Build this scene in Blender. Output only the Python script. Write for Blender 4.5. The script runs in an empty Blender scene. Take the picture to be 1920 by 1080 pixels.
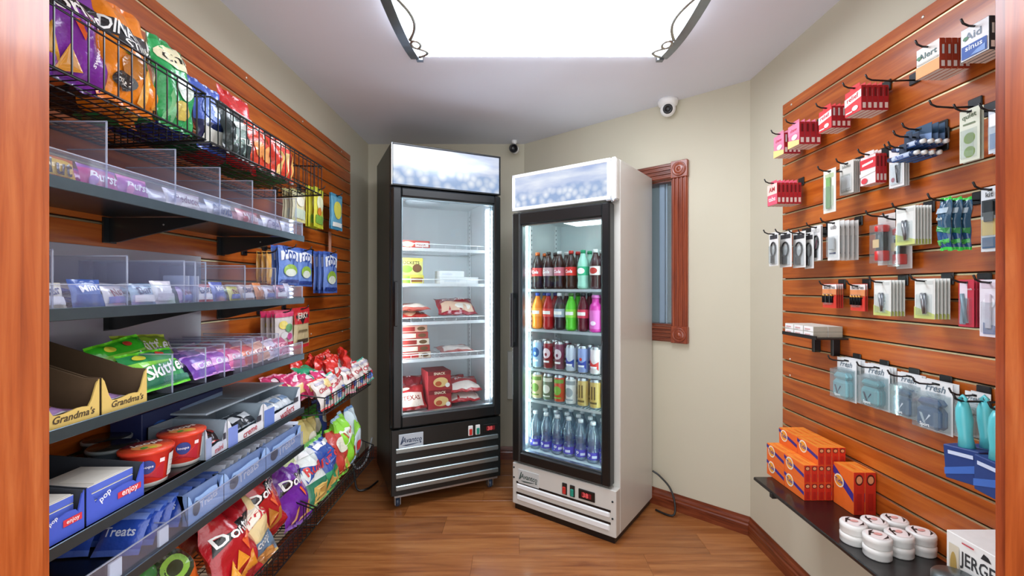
import bpy, math, random
from mathutils import Matrix, Vector, Euler
random.seed(7)
sc = bpy.context.scene
COL = sc.collection
PI = math.pi
# ------------------------------------------------------------------ camera, world, exposure
EYE, FPX, CX, CY = 1.36, 830.0, 968.0, 540.0
cam = bpy.data.cameras.new('camera'); cam_o = bpy.data.objects.new('camera', cam); COL.objects.link(cam_o)
cam.sensor_width = 36.0; cam.lens = FPX / 1920 * 36; cam.shift_x = -8 / 1920; cam.clip_start = .02
cam_o.location = (0, 0, EYE); cam_o.rotation_euler = (PI / 2, 0, 0)
sc.camera = cam_o
w = bpy.data.worlds.new('hall_fill'); sc.world = w; w.use_nodes = True  # even ambient fill standing in for light from the hall, opens the shadows
w.node_tree.nodes['Background'].inputs[0].default_value = (.93, .97, 1.0, 1)
w.node_tree.nodes['Background'].inputs[1].default_value = 2.2
LAMP_EMISSION = 13.0
sc.view_settings.view_transform = 'Standard'; sc.view_settings.look = 'None'
sc.view_settings.gamma = 1.0; sc.view_settings.use_curve_mapping = False
sc.view_settings.exposure = 0.2
sc.cycles.transparent_max_bounces = 32
sc.cycles.max_bounces = 10

# ------------------------------------------------------------------ materials
def lin(h):
    h = h.lstrip('#')
    c = [int(h[i:i+2], 16) / 255 for i in (0, 2, 4)]
    return tuple(x / 12.92 if x <= .04045 else ((x + .055) / 1.055) ** 2.4 for x in c) + (1.0,)
MC = {}
def base_mat(name):
    m = bpy.data.materials.new(name); m.use_nodes = True
    nt = m.node_tree; nt.nodes.clear()
    out = nt.nodes.new('ShaderNodeOutputMaterial')
    return m, nt, out
def N(nt, t, **kw):
    n = nt.nodes.new(t)
    for k, v in kw.items():
        if k.startswith('i_'):
            k = k[2:]; k = int(k) if k.isdigit() else k.replace('_', ' ')
            n.inputs[k].default_value = v
        else: setattr(n, k, v)
    return n
KINDS = {  # rough, metal, coat, noise amount, noise scale, bump
    'paper': (.55, 0, 0, .05, 60, .02), 'foil': (.26, .0, .5, .08, 34, .5), 'plastic': (.32, 0, .1, .04, 20, .02),
    'metal': (.32, .9, 0, .06, 40, .02), 'enamel': (.3, 0, .3, .03, 6, .01), 'paint': (.75, 0, 0, .035, 3, .04),
    'black': (.35, 0, .2, .1, 30, .03), 'board': (.8, 0, 0, .12, 40, .05), 'gum': (.5, 0, 0, .05, 50, .02), 'wire': (.35, .3, .2, .1, 60, .02)}
def C(h, kind='paper'):
    key = (h, kind)
    if key in MC: return MC[key]
    r, me, coat, na, ns, bp = KINDS[kind]
    m, nt, out = base_mat(kind + '_' + h)
    b = N(nt, 'ShaderNodeBsdfPrincipled'); nt.links.new(b.outputs[0], out.inputs[0])
    b.inputs['Roughness'].default_value = r; b.inputs['Metallic'].default_value = me
    b.inputs['Coat Weight'].default_value = coat; b.inputs['Coat Roughness'].default_value = .15
    tc = N(nt, 'ShaderNodeTexCoord'); nz = N(nt, 'ShaderNodeTexNoise', i_Scale=ns, i_Detail=3.0)
    nt.links.new(tc.outputs['Object'], nz.inputs['Vector'])
    mr = N(nt, 'ShaderNodeMapRange', i_3=1 - na, i_4=1 + na); nt.links.new(nz.outputs[0], mr.inputs[0])
    hs = N(nt, 'ShaderNodeHueSaturation', i_Color=lin(h)); nt.links.new(mr.outputs[0], hs.inputs['Value'])
    nt.links.new(hs.outputs[0], b.inputs['Base Color'])
    if bp:
        bm = N(nt, 'ShaderNodeBump', i_Strength=bp, i_Distance=.01); nt.links.new(nz.outputs[0], bm.inputs['Height'])
        nt.links.new(bm.outputs[0], b.inputs['Normal'])
    MC[key] = m
    return m
def emit(h, s):
    key = (h, 'emit', s)
    if key in MC: return MC[key]
    m, nt, out = base_mat('glow_' + h)
    e = N(nt, 'ShaderNodeEmission', i_Color=lin(h), i_Strength=s); nt.links.new(e.outputs[0], out.inputs[0])
    MC[key] = m; return m
def clear(name, tint='#ffffff', gloss=.1, body=0.0, bodycol='#dfe4ea', rough=.03, fres=.4):
    """thin clear sheet: see-through + fresnel gloss (+ a little milky body)"""
    key = ('clear', name)
    if key in MC: return MC[key]
    m, nt, out = base_mat(name)
    tr = N(nt, 'ShaderNodeBsdfTransparent', i_Color=lin(tint)); gl = N(nt, 'ShaderNodeBsdfGlossy', i_Roughness=rough)
    df = N(nt, 'ShaderNodeBsdfDiffuse', i_Color=lin(bodycol))
    lw = N(nt, 'ShaderNodeLayerWeight', i_Blend=.25); ma = N(nt, 'ShaderNodeMath', operation='MULTIPLY_ADD', i_1=fres, i_2=gloss * .25)
    nt.links.new(lw.outputs['Fresnel'], ma.inputs[0])
    m1 = N(nt, 'ShaderNodeMixShader'); m1.inputs[0].default_value = body
    nt.links.new(tr.outputs[0], m1.inputs[1]); nt.links.new(df.outputs[0], m1.inputs[2])
    m2 = N(nt, 'ShaderNodeMixShader'); nt.links.new(ma.outputs[0], m2.inputs[0])
    nt.links.new(m1.outputs[0], m2.inputs[1]); nt.links.new(gl.outputs[0], m2.inputs[2]); nt.links.new(m2.outputs[0], out.inputs[0])
    MC[key] = m; return m
def wood(name, c1, c2, c3, scale, rough=.3, coat=.3, rnd=.0):
    """streaky wood grain, scale = stretch per world axis"""
    if ('w', name) in MC: return MC[('w', name)]
    m, nt, out = base_mat(name)
    b = N(nt, 'ShaderNodeBsdfPrincipled'); nt.links.new(b.outputs[0], out.inputs[0])
    b.inputs['Roughness'].default_value = rough; b.inputs['Coat Weight'].default_value = coat; b.inputs['Coat Roughness'].default_value = .12
    ge = N(nt, 'ShaderNodeNewGeometry'); oi = N(nt, 'ShaderNodeObjectInfo')
    mp = N(nt, 'ShaderNodeMapping'); mp.inputs['Scale'].default_value = scale
    nt.links.new(ge.outputs['Position'], mp.inputs['Vector'])
    ad = N(nt, 'ShaderNodeVectorMath', operation='ADD'); sm = N(nt, 'ShaderNodeMath', operation='MULTIPLY', i_1=37.0)
    nt.links.new(oi.outputs['Random'], sm.inputs[0]); nt.links.new(mp.outputs[0], ad.inputs[0]); nt.links.new(sm.outputs[0], ad.inputs[1])
    n1 = N(nt, 'ShaderNodeTexNoise', i_Scale=1.0, i_Detail=6.0, i_Roughness=.62, i_Distortion=.6)
    nt.links.new(ad.outputs[0], n1.inputs['Vector'])
    cr = N(nt, 'ShaderNodeValToRGB'); e = cr.color_ramp.elements
    e[0].position = .3; e[0].color = lin(c1); e[1].position = .72; e[1].color = lin(c3)
    k = e.new(.5); k.color = lin(c2)
    nt.links.new(n1.outputs[0], cr.inputs[0])
    mr = N(nt, 'ShaderNodeMapRange', i_3=1 - rnd, i_4=1 + rnd); nt.links.new(oi.outputs['Random'], mr.inputs[0])
    hs = N(nt, 'ShaderNodeHueSaturation'); nt.links.new(cr.outputs[0], hs.inputs['Color']); nt.links.new(mr.outputs[0], hs.inputs['Value'])
    nt.links.new(hs.outputs[0], b.inputs['Base Color'])
    MC[('w', name)] = m; return m

# ------------------------------------------------------------------ mesh collector
TXT = {}
def glyphs(s):
    """flat lettering outline as (verts, faces, width, height), lower-left at the origin"""
    if s in TXT: return TXT[s]
    cu = bpy.data.curves.new('letters', 'FONT'); cu.body = s; cu.size = 1; cu.offset = .018; cu.resolution_u = 2
    o = bpy.data.objects.new('letters', cu); COL.objects.link(o)
    dg = bpy.context.evaluated_depsgraph_get(); dg.update()
    me = bpy.data.meshes.new_from_object(o.evaluated_get(dg))
    v = [(p.co.x, p.co.y) for p in me.vertices]; f = [tuple(p.vertices) for p in me.polygons]
    bpy.data.objects.remove(o); bpy.data.curves.remove(cu); bpy.data.meshes.remove(me)
    x0 = min(p[0] for p in v); y0 = min(p[1] for p in v); x1 = max(p[0] for p in v); y1 = max(p[1] for p in v)
    TXT[s] = ([(p[0] - x0, p[1] - y0) for p in v], f, x1 - x0, y1 - y0)
    return TXT[s]
class M:
    def __init__(s): s.v = []; s.f = []; s.m = []; s.sm = []; s.mats = []
    def mi(s, mat):
        if mat not in s.mats: s.mats.append(mat)
        return s.mats.index(mat)
    def add(s, vs, fs, mat, smooth=False):
        o = len(s.v); s.v += [tuple(p) for p in vs]; k = s.mi(mat)
        for f in fs: s.f.append(tuple(i + o for i in f)); s.m.append(k); s.sm.append(smooth)
        return s
    def box(s, a, b, mat, bev=0.0, T=None, cols=None):
        """axis box a..b, bev = chamfer; cols = {'-x': material, ...} recolours faces"""
        lo = [min(a[i], b[i]) for i in range(3)]; hi = [max(a[i], b[i]) for i in range(3)]
        bev = min(bev, min(hi[i] - lo[i] for i in range(3)) * .45)
        ce = Vector([(lo[i] + hi[i]) / 2 for i in range(3)])
        cs = [(x, y, z) for x in (0, 1) for y in (0, 1) for z in (0, 1)]
        vs = []; idx = {}
        for c in cs:
            for ax in range(3):
                if bev == 0 and ax: idx[(c, ax)] = idx[(c, 0)]; continue
                p = [(hi[i] if c[i] else lo[i]) for i in range(3)]
                if bev:
                    for i in range(3):
                        if i != ax: p[i] += -bev if c[i] else bev
                idx[(c, ax)] = len(vs); vs.append(Vector(p))
        fs = []; tag = []
        for ax in range(3):
            o1, o2 = [i for i in range(3) if i != ax]
            for sg in (0, 1):
                q = []
                for (p1, p2) in ((0, 0), (1, 0), (1, 1), (0, 1)):
                    c = [0, 0, 0]; c[ax] = sg; c[o1] = p1; c[o2] = p2; q.append(idx[(tuple(c), ax)])
                fs.append(q); tag.append(('+' if sg else '-') + 'xyz'[ax])
        if bev:
            for ex in range(3):
                o1, o2 = [i for i in range(3) if i != ex]
                for p1 in (0, 1):
                    for p2 in (0, 1):
                        c = [0, 0, 0]; c[o1] = p1; c[o2] = p2; d = list(c); d[ex] = 1
                        fs.append([idx[(tuple(c), o1)], idx[(tuple(c), o2)], idx[(tuple(d), o2)], idx[(tuple(d), o1)]]); tag.append('')
            for c in cs: fs.append([idx[(c, 0)], idx[(c, 1)], idx[(c, 2)]]); tag.append('')
        for q, t in zip(fs, tag):
            n = (vs[q[1]] - vs[q[0]]).cross(vs[q[2]] - vs[q[0]])
            if n.dot(sum((vs[i] for i in q), Vector()) / len(q) - ce) < 0: q.reverse()
        if T is not None: vs = [T @ p for p in vs]
        o = len(s.v); s.v += [tuple(p) for p in vs]
        for q, t in zip(fs, tag):
            s.f.append(tuple(i + o for i in q)); s.m.append(s.mi((cols or {}).get(t, mat))); s.sm.append(False)
        return s
    def tube(s, pts, r, mat, n=6, caps=True):
        pts = [Vector(p) for p in pts]; rings = []
        prev = None
        for i, p in enumerate(pts):
            d = (pts[min(i + 1, len(pts) - 1)] - pts[max(i - 1, 0)]).normalized()
            if prev is None: prev = d.orthogonal().normalized()
            a = (prev - d * prev.dot(d)); a = a.normalized() if a.length > 1e-6 else d.orthogonal().normalized(); prev = a
            b = d.cross(a)
            rr = r[i] if isinstance(r, (list, tuple)) else r
            rings.append([p + (a * math.cos(2 * PI * k / n) + b * math.sin(2 * PI * k / n)) * rr for k in range(n)])
        vs = [q for g in rings for q in g]; fs = []
        for i in range(len(pts) - 1):
            for k in range(n):
                k2 = (k + 1) % n; fs.append((i * n + k, i * n + k2, (i + 1) * n + k2, (i + 1) * n + k))
        if caps: fs.append(tuple(reversed(range(n)))); fs.append(tuple((len(pts) - 1) * n + k for k in range(n)))
        return s.add(vs, fs, mat, n > 5)
    def lathe(s, prof, mat, n=16, T=None, mats=None, smooth=True, caps=True):
        """prof = [(radius, z)]; mats = material per segment"""
        vs = []
        for r, z in prof:
            for k in range(n):
                p = Vector((r * math.cos(2 * PI * k / n), r * math.sin(2 * PI * k / n), z)); vs.append(T @ p if T is not None else p)
        o = len(s.v); s.v += [tuple(p) for p in vs]
        for i in range(len(prof) - 1):
            mm = mats[i] if mats else mat
            for k in range(n):
                k2 = (k + 1) % n; s.f.append((o + i * n + k, o + i * n + k2, o + (i + 1) * n + k2, o + (i + 1) * n + k)); s.m.append(s.mi(mm)); s.sm.append(smooth)
        if caps:
            for i, rev in ((0, True), (len(prof) - 1, False)):
                q = [o + i * n + k for k in range(n)]
                if rev: q.reverse()
                s.f.append(tuple(q)); s.m.append(s.mi((mats[0] if rev else mats[-1]) if mats else mat)); s.sm.append(False)
        return s
    def prism(s, poly, a, b, mat, T):
        """2-D outline (x, z in T's frame) extruded along T's y from a to b"""
        n = len(poly); vs = [T @ Vector((p[0], a, p[1])) for p in poly] + [T @ Vector((p[0], b, p[1])) for p in poly]
        ar = sum(poly[i][0] * poly[(i + 1) % n][1] - poly[(i + 1) % n][0] * poly[i][1] for i in range(n))
        fr = list(range(n)); bk = [n + i for i in range(n)][::-1]
        sd = [(i, n + i, n + (i + 1) % n, (i + 1) % n) for i in range(n)]
        if (ar < 0) != (a > b): fr.reverse(); bk.reverse(); sd = [q[::-1] for q in sd]
        return s.add(vs, [fr, bk] + sd, mat)
    def grid(s, fn, nu, nv, mat, smooth=True, flip=False):
        vs = [fn(i / nu, j / nv) for j in range(nv + 1) for i in range(nu + 1)]
        fs = []
        for j in range(nv):
            for i in range(nu):
                a = j * (nu + 1) + i; q = (a, a + 1, a + nu + 2, a + nu + 1); fs.append(q[::-1] if flip else q)
        return s.add(vs, fs, mat, smooth)
    def patch(s, fn, poly, mat, rings=1):
        """filled outline (u, v) laid on a surface"""
        n = len(poly); cu = sum(p[0] for p in poly) / n; cv = sum(p[1] for p in poly) / n
        vs = [fn(cu, cv)]
        for r in range(1, rings + 1):
            t = r / rings; vs += [fn(cu + (p[0] - cu) * t, cv + (p[1] - cv) * t) for p in poly]
        fs = [(0, 1 + k, 1 + (k + 1) % n) for k in range(n)]
        for r in range(1, rings):
            o = 1 + (r - 1) * n
            for k in range(n):
                k2 = (k + 1) % n; fs.append((o + k, o + n + k, o + n + k2, o + k2))
        return s.add(vs, fs, mat)
    def prints(s, fn, lst, W, H, curved=False, kind='paper', lift=.0005):
        """flat print on a surface; fn(u, v, off) with u, v in 0..1"""
        for k, p in enumerate(lst):
            off = lift * (k + 1); g = lambda u, v: fn(u, v, off); t = p[0]
            if t == 'r':
                mat = C(p[5], kind); u0, v0, u1, v1 = p[1:5]
                nn = 6 if curved else 1
                s.grid(lambda a, b: g(u0 + (u1 - u0) * a, v0 + (v1 - v0) * b), nn, nn, mat, curved)
            elif t == 'e':
                s.patch(g, [(p[1] + p[3] * math.cos(a * PI / 9), p[2] + p[4] * math.sin(a * PI / 9)) for a in range(18)], C(p[5], kind), 3 if curved else 1)
            elif t == 'p': s.patch(g, p[1], C(p[2], kind), 4 if curved else 1)
            elif t == 't':
                vv, ff, tw, th = glyphs(p[1]); uc, vc, wf = p[2:4] + (p[4],)
                mat = C(p[5], kind); rot = p[6] if len(p) > 6 else 0; sh = p[7] if len(p) > 7 else 0; st = p[8] if len(p) > 8 else 1
                k2 = wf * W / tw; ca, sa = math.cos(rot), math.sin(rot); out = []
                for x, y in vv:
                    x = (x - tw / 2) * k2; y = (y - th / 2) * k2 * st; x += sh * y
                    out.append(g(uc + (x * ca - y * sa) / W, vc + (x * sa + y * ca) / H))
                s.add(out, ff, mat)
        return s
    def mesh(s, name):
        me = bpy.data.meshes.new(name); me.from_pydata(s.v, [], s.f)
        for m in s.mats: me.materials.append(m)
        me.polygons.foreach_set('material_index', s.m); me.polygons.foreach_set('use_smooth', s.sm); me.update()
        return me
# ------------------------------------------------------------------ objects
def obj(name, m, parent=None, loc=(0, 0, 0), rot=(0, 0, 0)):
    o = bpy.data.objects.new(name, m.mesh(name) if isinstance(m, M) else m); COL.objects.link(o)
    o.location = loc; o.rotation_euler = rot
    if parent: o.parent = parent
    return o
def tag(o, label, cat, group=None):
    o['label'] = label; o['category'] = cat
    if group: o['group'] = group
    return o
def thing(name, label, cat, loc=(0, 0, 0), rot=(0, 0, 0), group=None):
    return tag(obj(name, None, None, loc, rot), label, cat, group)
def struct(name, m, parent=None, **kw):
    o = obj(name, m, parent, **kw)
    if not parent: o['kind'] = 'structure'
    return o
def dup(root, loc, rot=None, label=None, group=None):
    r = root.copy(); COL.objects.link(r); r.location = loc
    if rot is not None: r.rotation_euler = rot
    if label: r['label'] = label
    if group: r['group'] = group
    for ch in list(root.children):
        c = ch.copy(); COL.objects.link(c); c.parent = r
        for g in list(ch.children):
            d = g.copy(); COL.objects.link(d); d.parent = c
    return r
ORD = 'front second third fourth fifth sixth seventh eighth ninth tenth eleventh twelfth'.split()
ORN = 'first second third fourth fifth sixth seventh eighth ninth tenth eleventh twelfth thirteenth fourteenth fifteenth sixteenth seventeenth'.split()
def plane(O, A, B):
    """flat face: corner O, full edge vectors A (u) and B (v); off = lift along the normal"""
    O, A, B = Vector(O), Vector(A), Vector(B); n = A.cross(B).normalized()
    return lambda u, v, off=0: O + A * u + B * v + n * off
def frontf(W, H, y=0, z0=0, x0=None):  # face towards local -y
    x0 = -W / 2 if x0 is None else x0
    return plane((x0, y, z0), (W, 0, 0), (0, 0, H))
# ------------------------------------------------------------------ room shell (metres; x across, y into the picture, z up)
XL, XR, YB, HC = -1.179, 1.289, 3.525, 2.506
CA, CB = Vector((.0636, YB)), Vector((XR, 2.438))       # ends of the angled wall
SL, SR = -1.158, 1.268                                   # faces of the slatted panels
wallp = C('#cbc5b0', 'paint'); ceilp = C('#e4e6f0', 'paint')
cherry = wood('cherry_wood', '#64240f', '#8a3a1c', '#a34f2a', (60, 60, 3), .3, .35)
cherry_h = wood('cherry_wood_level', '#4f200f', '#74331a', '#8c4828', (5, 5, 70), .32, .3)
slatw = wood('slat_laminate', '#8c3a0c', '#b05618', '#c66e28', (40, 2.2, 34), .3, .3, .1)
jambw = wood('jamb_wood', '#8a3a14', '#a84f20', '#bd6835', (40, 40, 2.5), .32, .35)
floorw = wood('floor_plank', '#7c4420', '#9c5f31', '#b47845', (2.0, 26, 20), .33, .2, .13)
aF = (CB - CA).normalized(); aN = Vector((-aF.y, aF.x)) * -1   # along the angled wall, and its normal into the room
aL = (CB - CA).length; aRZ = math.atan2(aF.y, aF.x)
TA = Matrix.Translation((CA.x, CA.y, 0)) @ Matrix.Rotation(aRZ, 4, 'Z')    # local x along the wall, -y into the room, z up
def on_angled(px, py):
    """where a sight line meets the angled wall: (distance along it, height)"""
    k = (px - CX) / FPX; n = Vector((-aF.y, aF.x)); y = CA.dot(n) / (k * n.x + n.y)
    p = Vector((k * y, y)) - CA
    return p.dot(aF), EYE - (py - CY) * y / FPX
T0 = .12
floor = struct('floor', M().box((XL - T0, .3, -.06), (XR + T0, YB + T0, -.004), C('#6b4526', 'board')))
rows = 18; ph = .19
for r in range(rows):
    y0 = .36 + r * ph
    if y0 > YB: break
    xs = [XL]; x = XL + [.45, .95, .2, .75][r % 4] + random.uniform(-.1, .1)
    while x < XR: xs.append(x); x += random.uniform(.85, 1.15)
    xs.append(XR)
    for a, b in zip(xs, xs[1:]):
        obj('plank', M().box((a + .0004, y0 + .0004, -.006), (b - .0004, min(y0 + ph, YB) - .0004, 0), floorw, .0008), floor)
struct('ceiling', M().box((XL - T0, .3, HC), (XR + T0, YB + T0, HC + .08), ceilp))
struct('wall_left', M().box((XL - T0, .6, 0), (XL, YB + T0, HC), wallp))
struct('wall_right', M().box((XR, .6, 0), (XR + T0, CB.y, HC), wallp))
struct('wall_back', M().box((XL, YB, 0), (CA.x, YB + T0, HC), wallp))
# angled wall with the window opening
(wa0, _), (wa1, wz1), (_, wz0) = on_angled(1150, 400), on_angled(1262, 335), on_angled(1262, 612)
m = M()
m.box((0, 0, 0), (wa0, T0, HC), wallp, T=TA); m.box((wa1, 0, 0), (aL, T0, HC), wallp, T=TA)
m.box((wa0, 0, 0), (wa1, T0, wz0), wallp, T=TA); m.box((wa0, 0, wz1), (wa1, T0, HC), wallp, T=TA)
struct('wall_angled', m)
# window: fluted casing with corner blocks, jambs, sash, pane and the dim office beyond it
wn = struct('window_1', M().box((wa0, .005, wz0 - .001), (wa0 + .012, T0, wz1), cherry, T=TA)
            .box((wa1 - .012, .005, wz0), (wa1, T0, wz1), cherry, T=TA)
            .box((wa0, .005, wz0), (wa1, T0, wz0 + .012), cherry_h, T=TA).box((wa0, .005, wz1 - .012), (wa1, T0, wz1), cherry_h, T=TA))
cw = on_angled(1291, 500)[0] - wa1
for (a, b, c, d, hz) in ((wa1, wz0, wa1 + cw, wz1, 0), (wa0 - cw, wz0, wa0, wz1, 0), (wa0, wz1, wa1, wz1 + cw, 1), (wa0, wz0 - cw, wa1, wz0, 1)):
    mm = cherry_h if hz else cherry
    m = M().box((a, -.016, b), (c, 0, d), mm, .002, T=TA)
    for k in range(4):
        t0 = (k + .2) / 4 * cw; t1 = (k + .8) / 4 * cw
        if hz: m.box((a, -.023, b + t0), (c, -.014, b + t1), mm, .003, T=TA)
        else: m.box((a + t0, -.023, b), (a + t1, -.014, d), mm, .003, T=TA)
    obj('casing', m, wn)
for a in (wa1, wa0 - cw):
    for b in (wz1, wz0 - cw):
        m = M().box((a - .004, -.03, b - .004), (a + cw + .004, 0, b + cw + .004), cherry, .003, T=TA)
        cc = TA @ Matrix.Translation((a + cw / 2, -.03, b + cw / 2)) @ Matrix.Rotation(PI / 2, 4, 'X')
        m.lathe([(cw * .46, -.002), (cw * .44, .008), (cw * .36, .002), (cw * .3, .002), (cw * .25, .009), (cw * .18, .003), (cw * .12, .009), (.001, .012)], cherry, 20, T=cc)
        obj('rosette', m, wn)
sash = C('#8fa3b5', 'plastic')
obj('sash', M().box((wa1 - .11, .05, wz0 + .012), (wa1 - .075, .07, wz1 - .012), sash, .003, T=TA).box((wa1 - .07, .06, wz0 + .012), (wa1 - .062, .07, wz1 - .012), C('#d5e2ec', 'plastic'), T=TA), wn)
obj('pane', M().box((wa0 + .012, .058, wz0 + .012), (wa1 - .012, .062, wz1 - .012), clear('window_glass', '#dfe8ee', .3, .12, '#a9b4bb'), T=TA), wn)
struct('wall_office', M().box((wa0 - .6, .55, .3), (wa1 + .5, .6, HC), C('#9aa2a4', 'paint'), T=TA))
# skirting
def baseboard(name, p, q, n):
    p, q, n = Vector(p), Vector(q), Vector(n); d = (q - p).normalized()
    T = Matrix(((d.x, n.x, 0, p.x), (d.y, n.y, 0, p.y), (0, 0, 1, 0), (0, 0, 0, 1))); L = (q - p).length
    prof = [(0, 0), (.018, 0), (.018, .055), (.013, .062), (.013, .072), (.006, .085), (.004, .1), (0, .1)]
    m = M(); k = len(prof); vs = [T @ Vector((x, a, z)) for x in (0, L) for a, z in prof]
    m.add(vs, [(i, (i + 1) % k, k + (i + 1) % k, k + i) for i in range(k)] + [tuple(range(k)), tuple(range(k, 2 * k))], cherry_h)
    struct(name, m)
baseboard('baseboard_angled', CA, CB, aN); baseboard('baseboard_right', CB, (XR, .77), (-1, 0))
baseboard('baseboard_back', (XL, YB), CA, (0, -1)); baseboard('baseboard_left', (XL, .77), (XL, YB), (1, 0))
# doorway the picture is taken through
JL, JR = -.80, .835
struct('wall_front', M().box((XL - T0, .60, 0), (JL - .02, .74, HC), wallp).box((JR + .02, .60, 0), (XR + T0, .74, HC), wallp).box((JL - .02, .60, 2.2), (JR + .02, .74, HC), wallp))
dr = struct('door_1', M().box((JL - .02, .57, 0), (JL, .748, 2.2), jambw).box((JR, .57, 0), (JR + .02, .756, 2.2), jambw).box((JL - .02, .57, 2.2), (JR + .02, .748, 2.22), jambw))
obj('casing', M().box((JL - .09, .741, 0), (JL - .003, .763, 2.29), jambw, .002), dr)
obj('casing', M().box((JR + .004, .745, 0), (JR + .09, .777, 2.29), cherry, .002), dr)
obj('casing', M().box((JL - .09, .741, 2.203), (JR + .09, .763, 2.29), jambw, .002), dr)

# ------------------------------------------------------------------ slatted display panels
cream = C('#d6c49a', 'metal'); groove = C('#3a2313', 'board')
def slat_panel(name, label, X, sgn, y0, y1, gaps, ztop, zbot, screws):
    """sgn = direction into the room; gaps = heights of the grooves"""
    root = tag(obj(name, M().box((X - sgn * .0205, y0, zbot), (X - sgn * .014, y1, ztop), groove)), label, 'wall panel')
    zs = [zbot] + sorted(gaps) + [ztop]
    for a, b in zip(zs, zs[1:]):
        a2 = a + (.0046 if a != zbot else 0); b2 = b - (.0046 if b != ztop else 0)
        obj('slat', M().box((X - sgn * .0139, y0, a2), (X, y1, b2), slatw, .0012), root)
    for z in sorted(gaps):
        m = M().box((X - sgn * .0135, y0, z - .0045), (X - sgn * .0012, y1 + .004, z + .0003), cream)
        obj('groove_strip', m, root)
    for y, z in screws:
        obj('screw', M().lathe([(.0055, 0), (.005, .0015), (.002, .0025)], C('#e8e4da', 'metal'), 10, T=Matrix.Translation((X, y, z)) @ Matrix.Rotation(sgn * PI / 2, 4, 'Y')), root)
    return root
gR = [2.175, 2.056, 1.939, 1.822, 1.708] + [1.708 - .0762 * k - .0025 for k in range(1, 16)]
slat_panel('slat_panel', 'orange wood slatted panel on right wall holding hooks of toiletries', SR, -1, .79, 2.108, gR, 2.229, .50,
           [(2.04, 2.205), (1.38, 2.205), (2.05, 1.03), (2.05, .955), (2.04, .57)])
gL = [2.24 - .0775 * k for k in range(24)]
slat_panel('slat_panel', 'orange wood slatted panel behind the snack shelves and wire baskets', SL, 1, .79, 3.09, gL, 2.285, .33,
           [(2.93, 2.262), (2.4, 2.262), (1.9, 2.262), (2.9, 1.15), (2.95, 1.07), (2.5, 1.1)])

# ------------------------------------------------------------------ ceiling lamp
L = thing('ceiling_light', 'long white ceiling light with curved metal end brackets', 'ceiling light', (.112, 1.84, HC))
lw, ld = .59, .32
def bow(t, s=1.0): return -.016 - .034 * s * (1 - (2 * t - 1) ** 2)
m = M(); nx, ny = 2, 14
for sy in (-1, 1): m.box((-lw, sy * ld - .002, -.016), (lw, sy * ld + .002, -.004), emit('#eef4ff', LAMP_EMISSION))
m.grid(lambda u, v: ((u * 2 - 1) * lw, (v * 2 - 1) * ld, bow(v)), nx, ny, emit('#eef4ff', LAMP_EMISSION), True, True)
obj('diffuser', m, L)
obj('pan', M().box((-lw + .02, -ld + .02, -.010), (lw, ld, 0), C('#f2f2f2', 'enamel')), L)
for sx in (-1, 1):
    m = M(); mt = C('#8d959b', 'metal'); o = 24
    pr = [(-ld - .02 + (2 * ld + .04) * k / 12, bow(k / 12, 1.12) - .004) for k in range(13)]
    pl = pr + [(y, z + .024) for y, z in reversed(pr)]
    T = Matrix.Translation((sx * (lw + .006), 0, 0)) @ Matrix(((0, 1, 0, 0), (1, 0, 0, 0), (0, 0, 1, 0), (0, 0, 0, 1)))
    m.prism(pl, -.008 if sx > 0 else -.034, .034 if sx > 0 else .008, mt, T)
    m.box((sx * lw - .012, -ld - .03, -.03), (sx * lw + .02, -ld - .005, 0), mt).box((sx * lw - .012, ld + .005, -.03), (sx * lw + .02, ld + .03, 0), mt)
    b = obj('end_bracket', m, L)
    sm = C('#a7a49c', 'metal'); s = M()
    def scroll(y): return (sx * (lw - .035 + .02 * math.sin(y * 14)), y)
    zz = lambda y: bow((y / ld + 1) / 2) - .012
    s.tube([(sx * (lw - .012 - .05 * math.sin(PI * (k / 14))), .1 - .3 * k / 14, zz(.1 - .3 * k / 14)) for k in range(15)], .0075, sm)
    s.tube([(sx * (lw - .012 - .05 * math.sin(PI * k / 12)), .29 - .12 * k / 12, zz(.29 - .12 * k / 12)) for k in range(13)], .0075, sm)
    s.tube([(sx * (lw - .03 + .02 * math.cos(a * PI / 8)), .135 + .03 * math.sin(a * PI / 8), zz(.135) - .004) for a in range(17)], .0065, sm)
    obj('scroll', s, b)
# security cameras
cx, cy = .925, 2.70
t = thing('security_camera', 'white eyeball security camera on the ceiling over the window', 'camera', (cx, cy, HC))
wh = C('#f1f1f0', 'enamel')
obj('base', M().lathe([(.058, 0), (.06, -.012), (.056, -.03), (.045, -.042)], wh, 24), t)
R = Matrix.Translation((0, 0, -.055)) @ Euler((math.radians(108), 0, math.radians(-20))).to_matrix().to_4x4()
obj('eyeball', M().lathe([(.002, -.046), (.026, -.038), (.042, -.018), (.046, 0), (.042, .02), (.03, .036)], wh, 22, T=R), t)
obj('lens', M().lathe([(.029, .036), (.027, .040), (.016, .041), (.014, .036), (.002, .037)], C('#101114', 'plastic'), 20, T=R), t)
t = thing('security_camera', 'small black bullet security camera in the corner behind the fridges', 'camera', (-.015, 3.44, 2.49))
obj('base', M().lathe([(.022, .016), (.022, 0), (.012, -.01), (.01, -.03)], wh, 16), t)
R = Matrix.Translation((0, 0, -.05)) @ Euler((math.radians(100), 0, math.radians(-8))).to_matrix().to_4x4()
obj('body', M().lathe([(.028, -.06), (.032, -.05), (.032, .03)], wh, 20, T=R), t)
obj('lens', M().lathe([(.032, .03), (.034, .046), (.026, .046), (.024, .036), (.002, .036)], C('#17181a', 'plastic'), 20, T=R), t)
# white cover on the back wall between the fridges
t = tag(obj('cable_cover', M().box((-.07, YB - .03, .48), (-.03, YB, .86), C('#d9d9cf', 'plastic'), .004)), 'pale box shaped cable cover low on wall between the fridges', 'cable cover')
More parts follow.
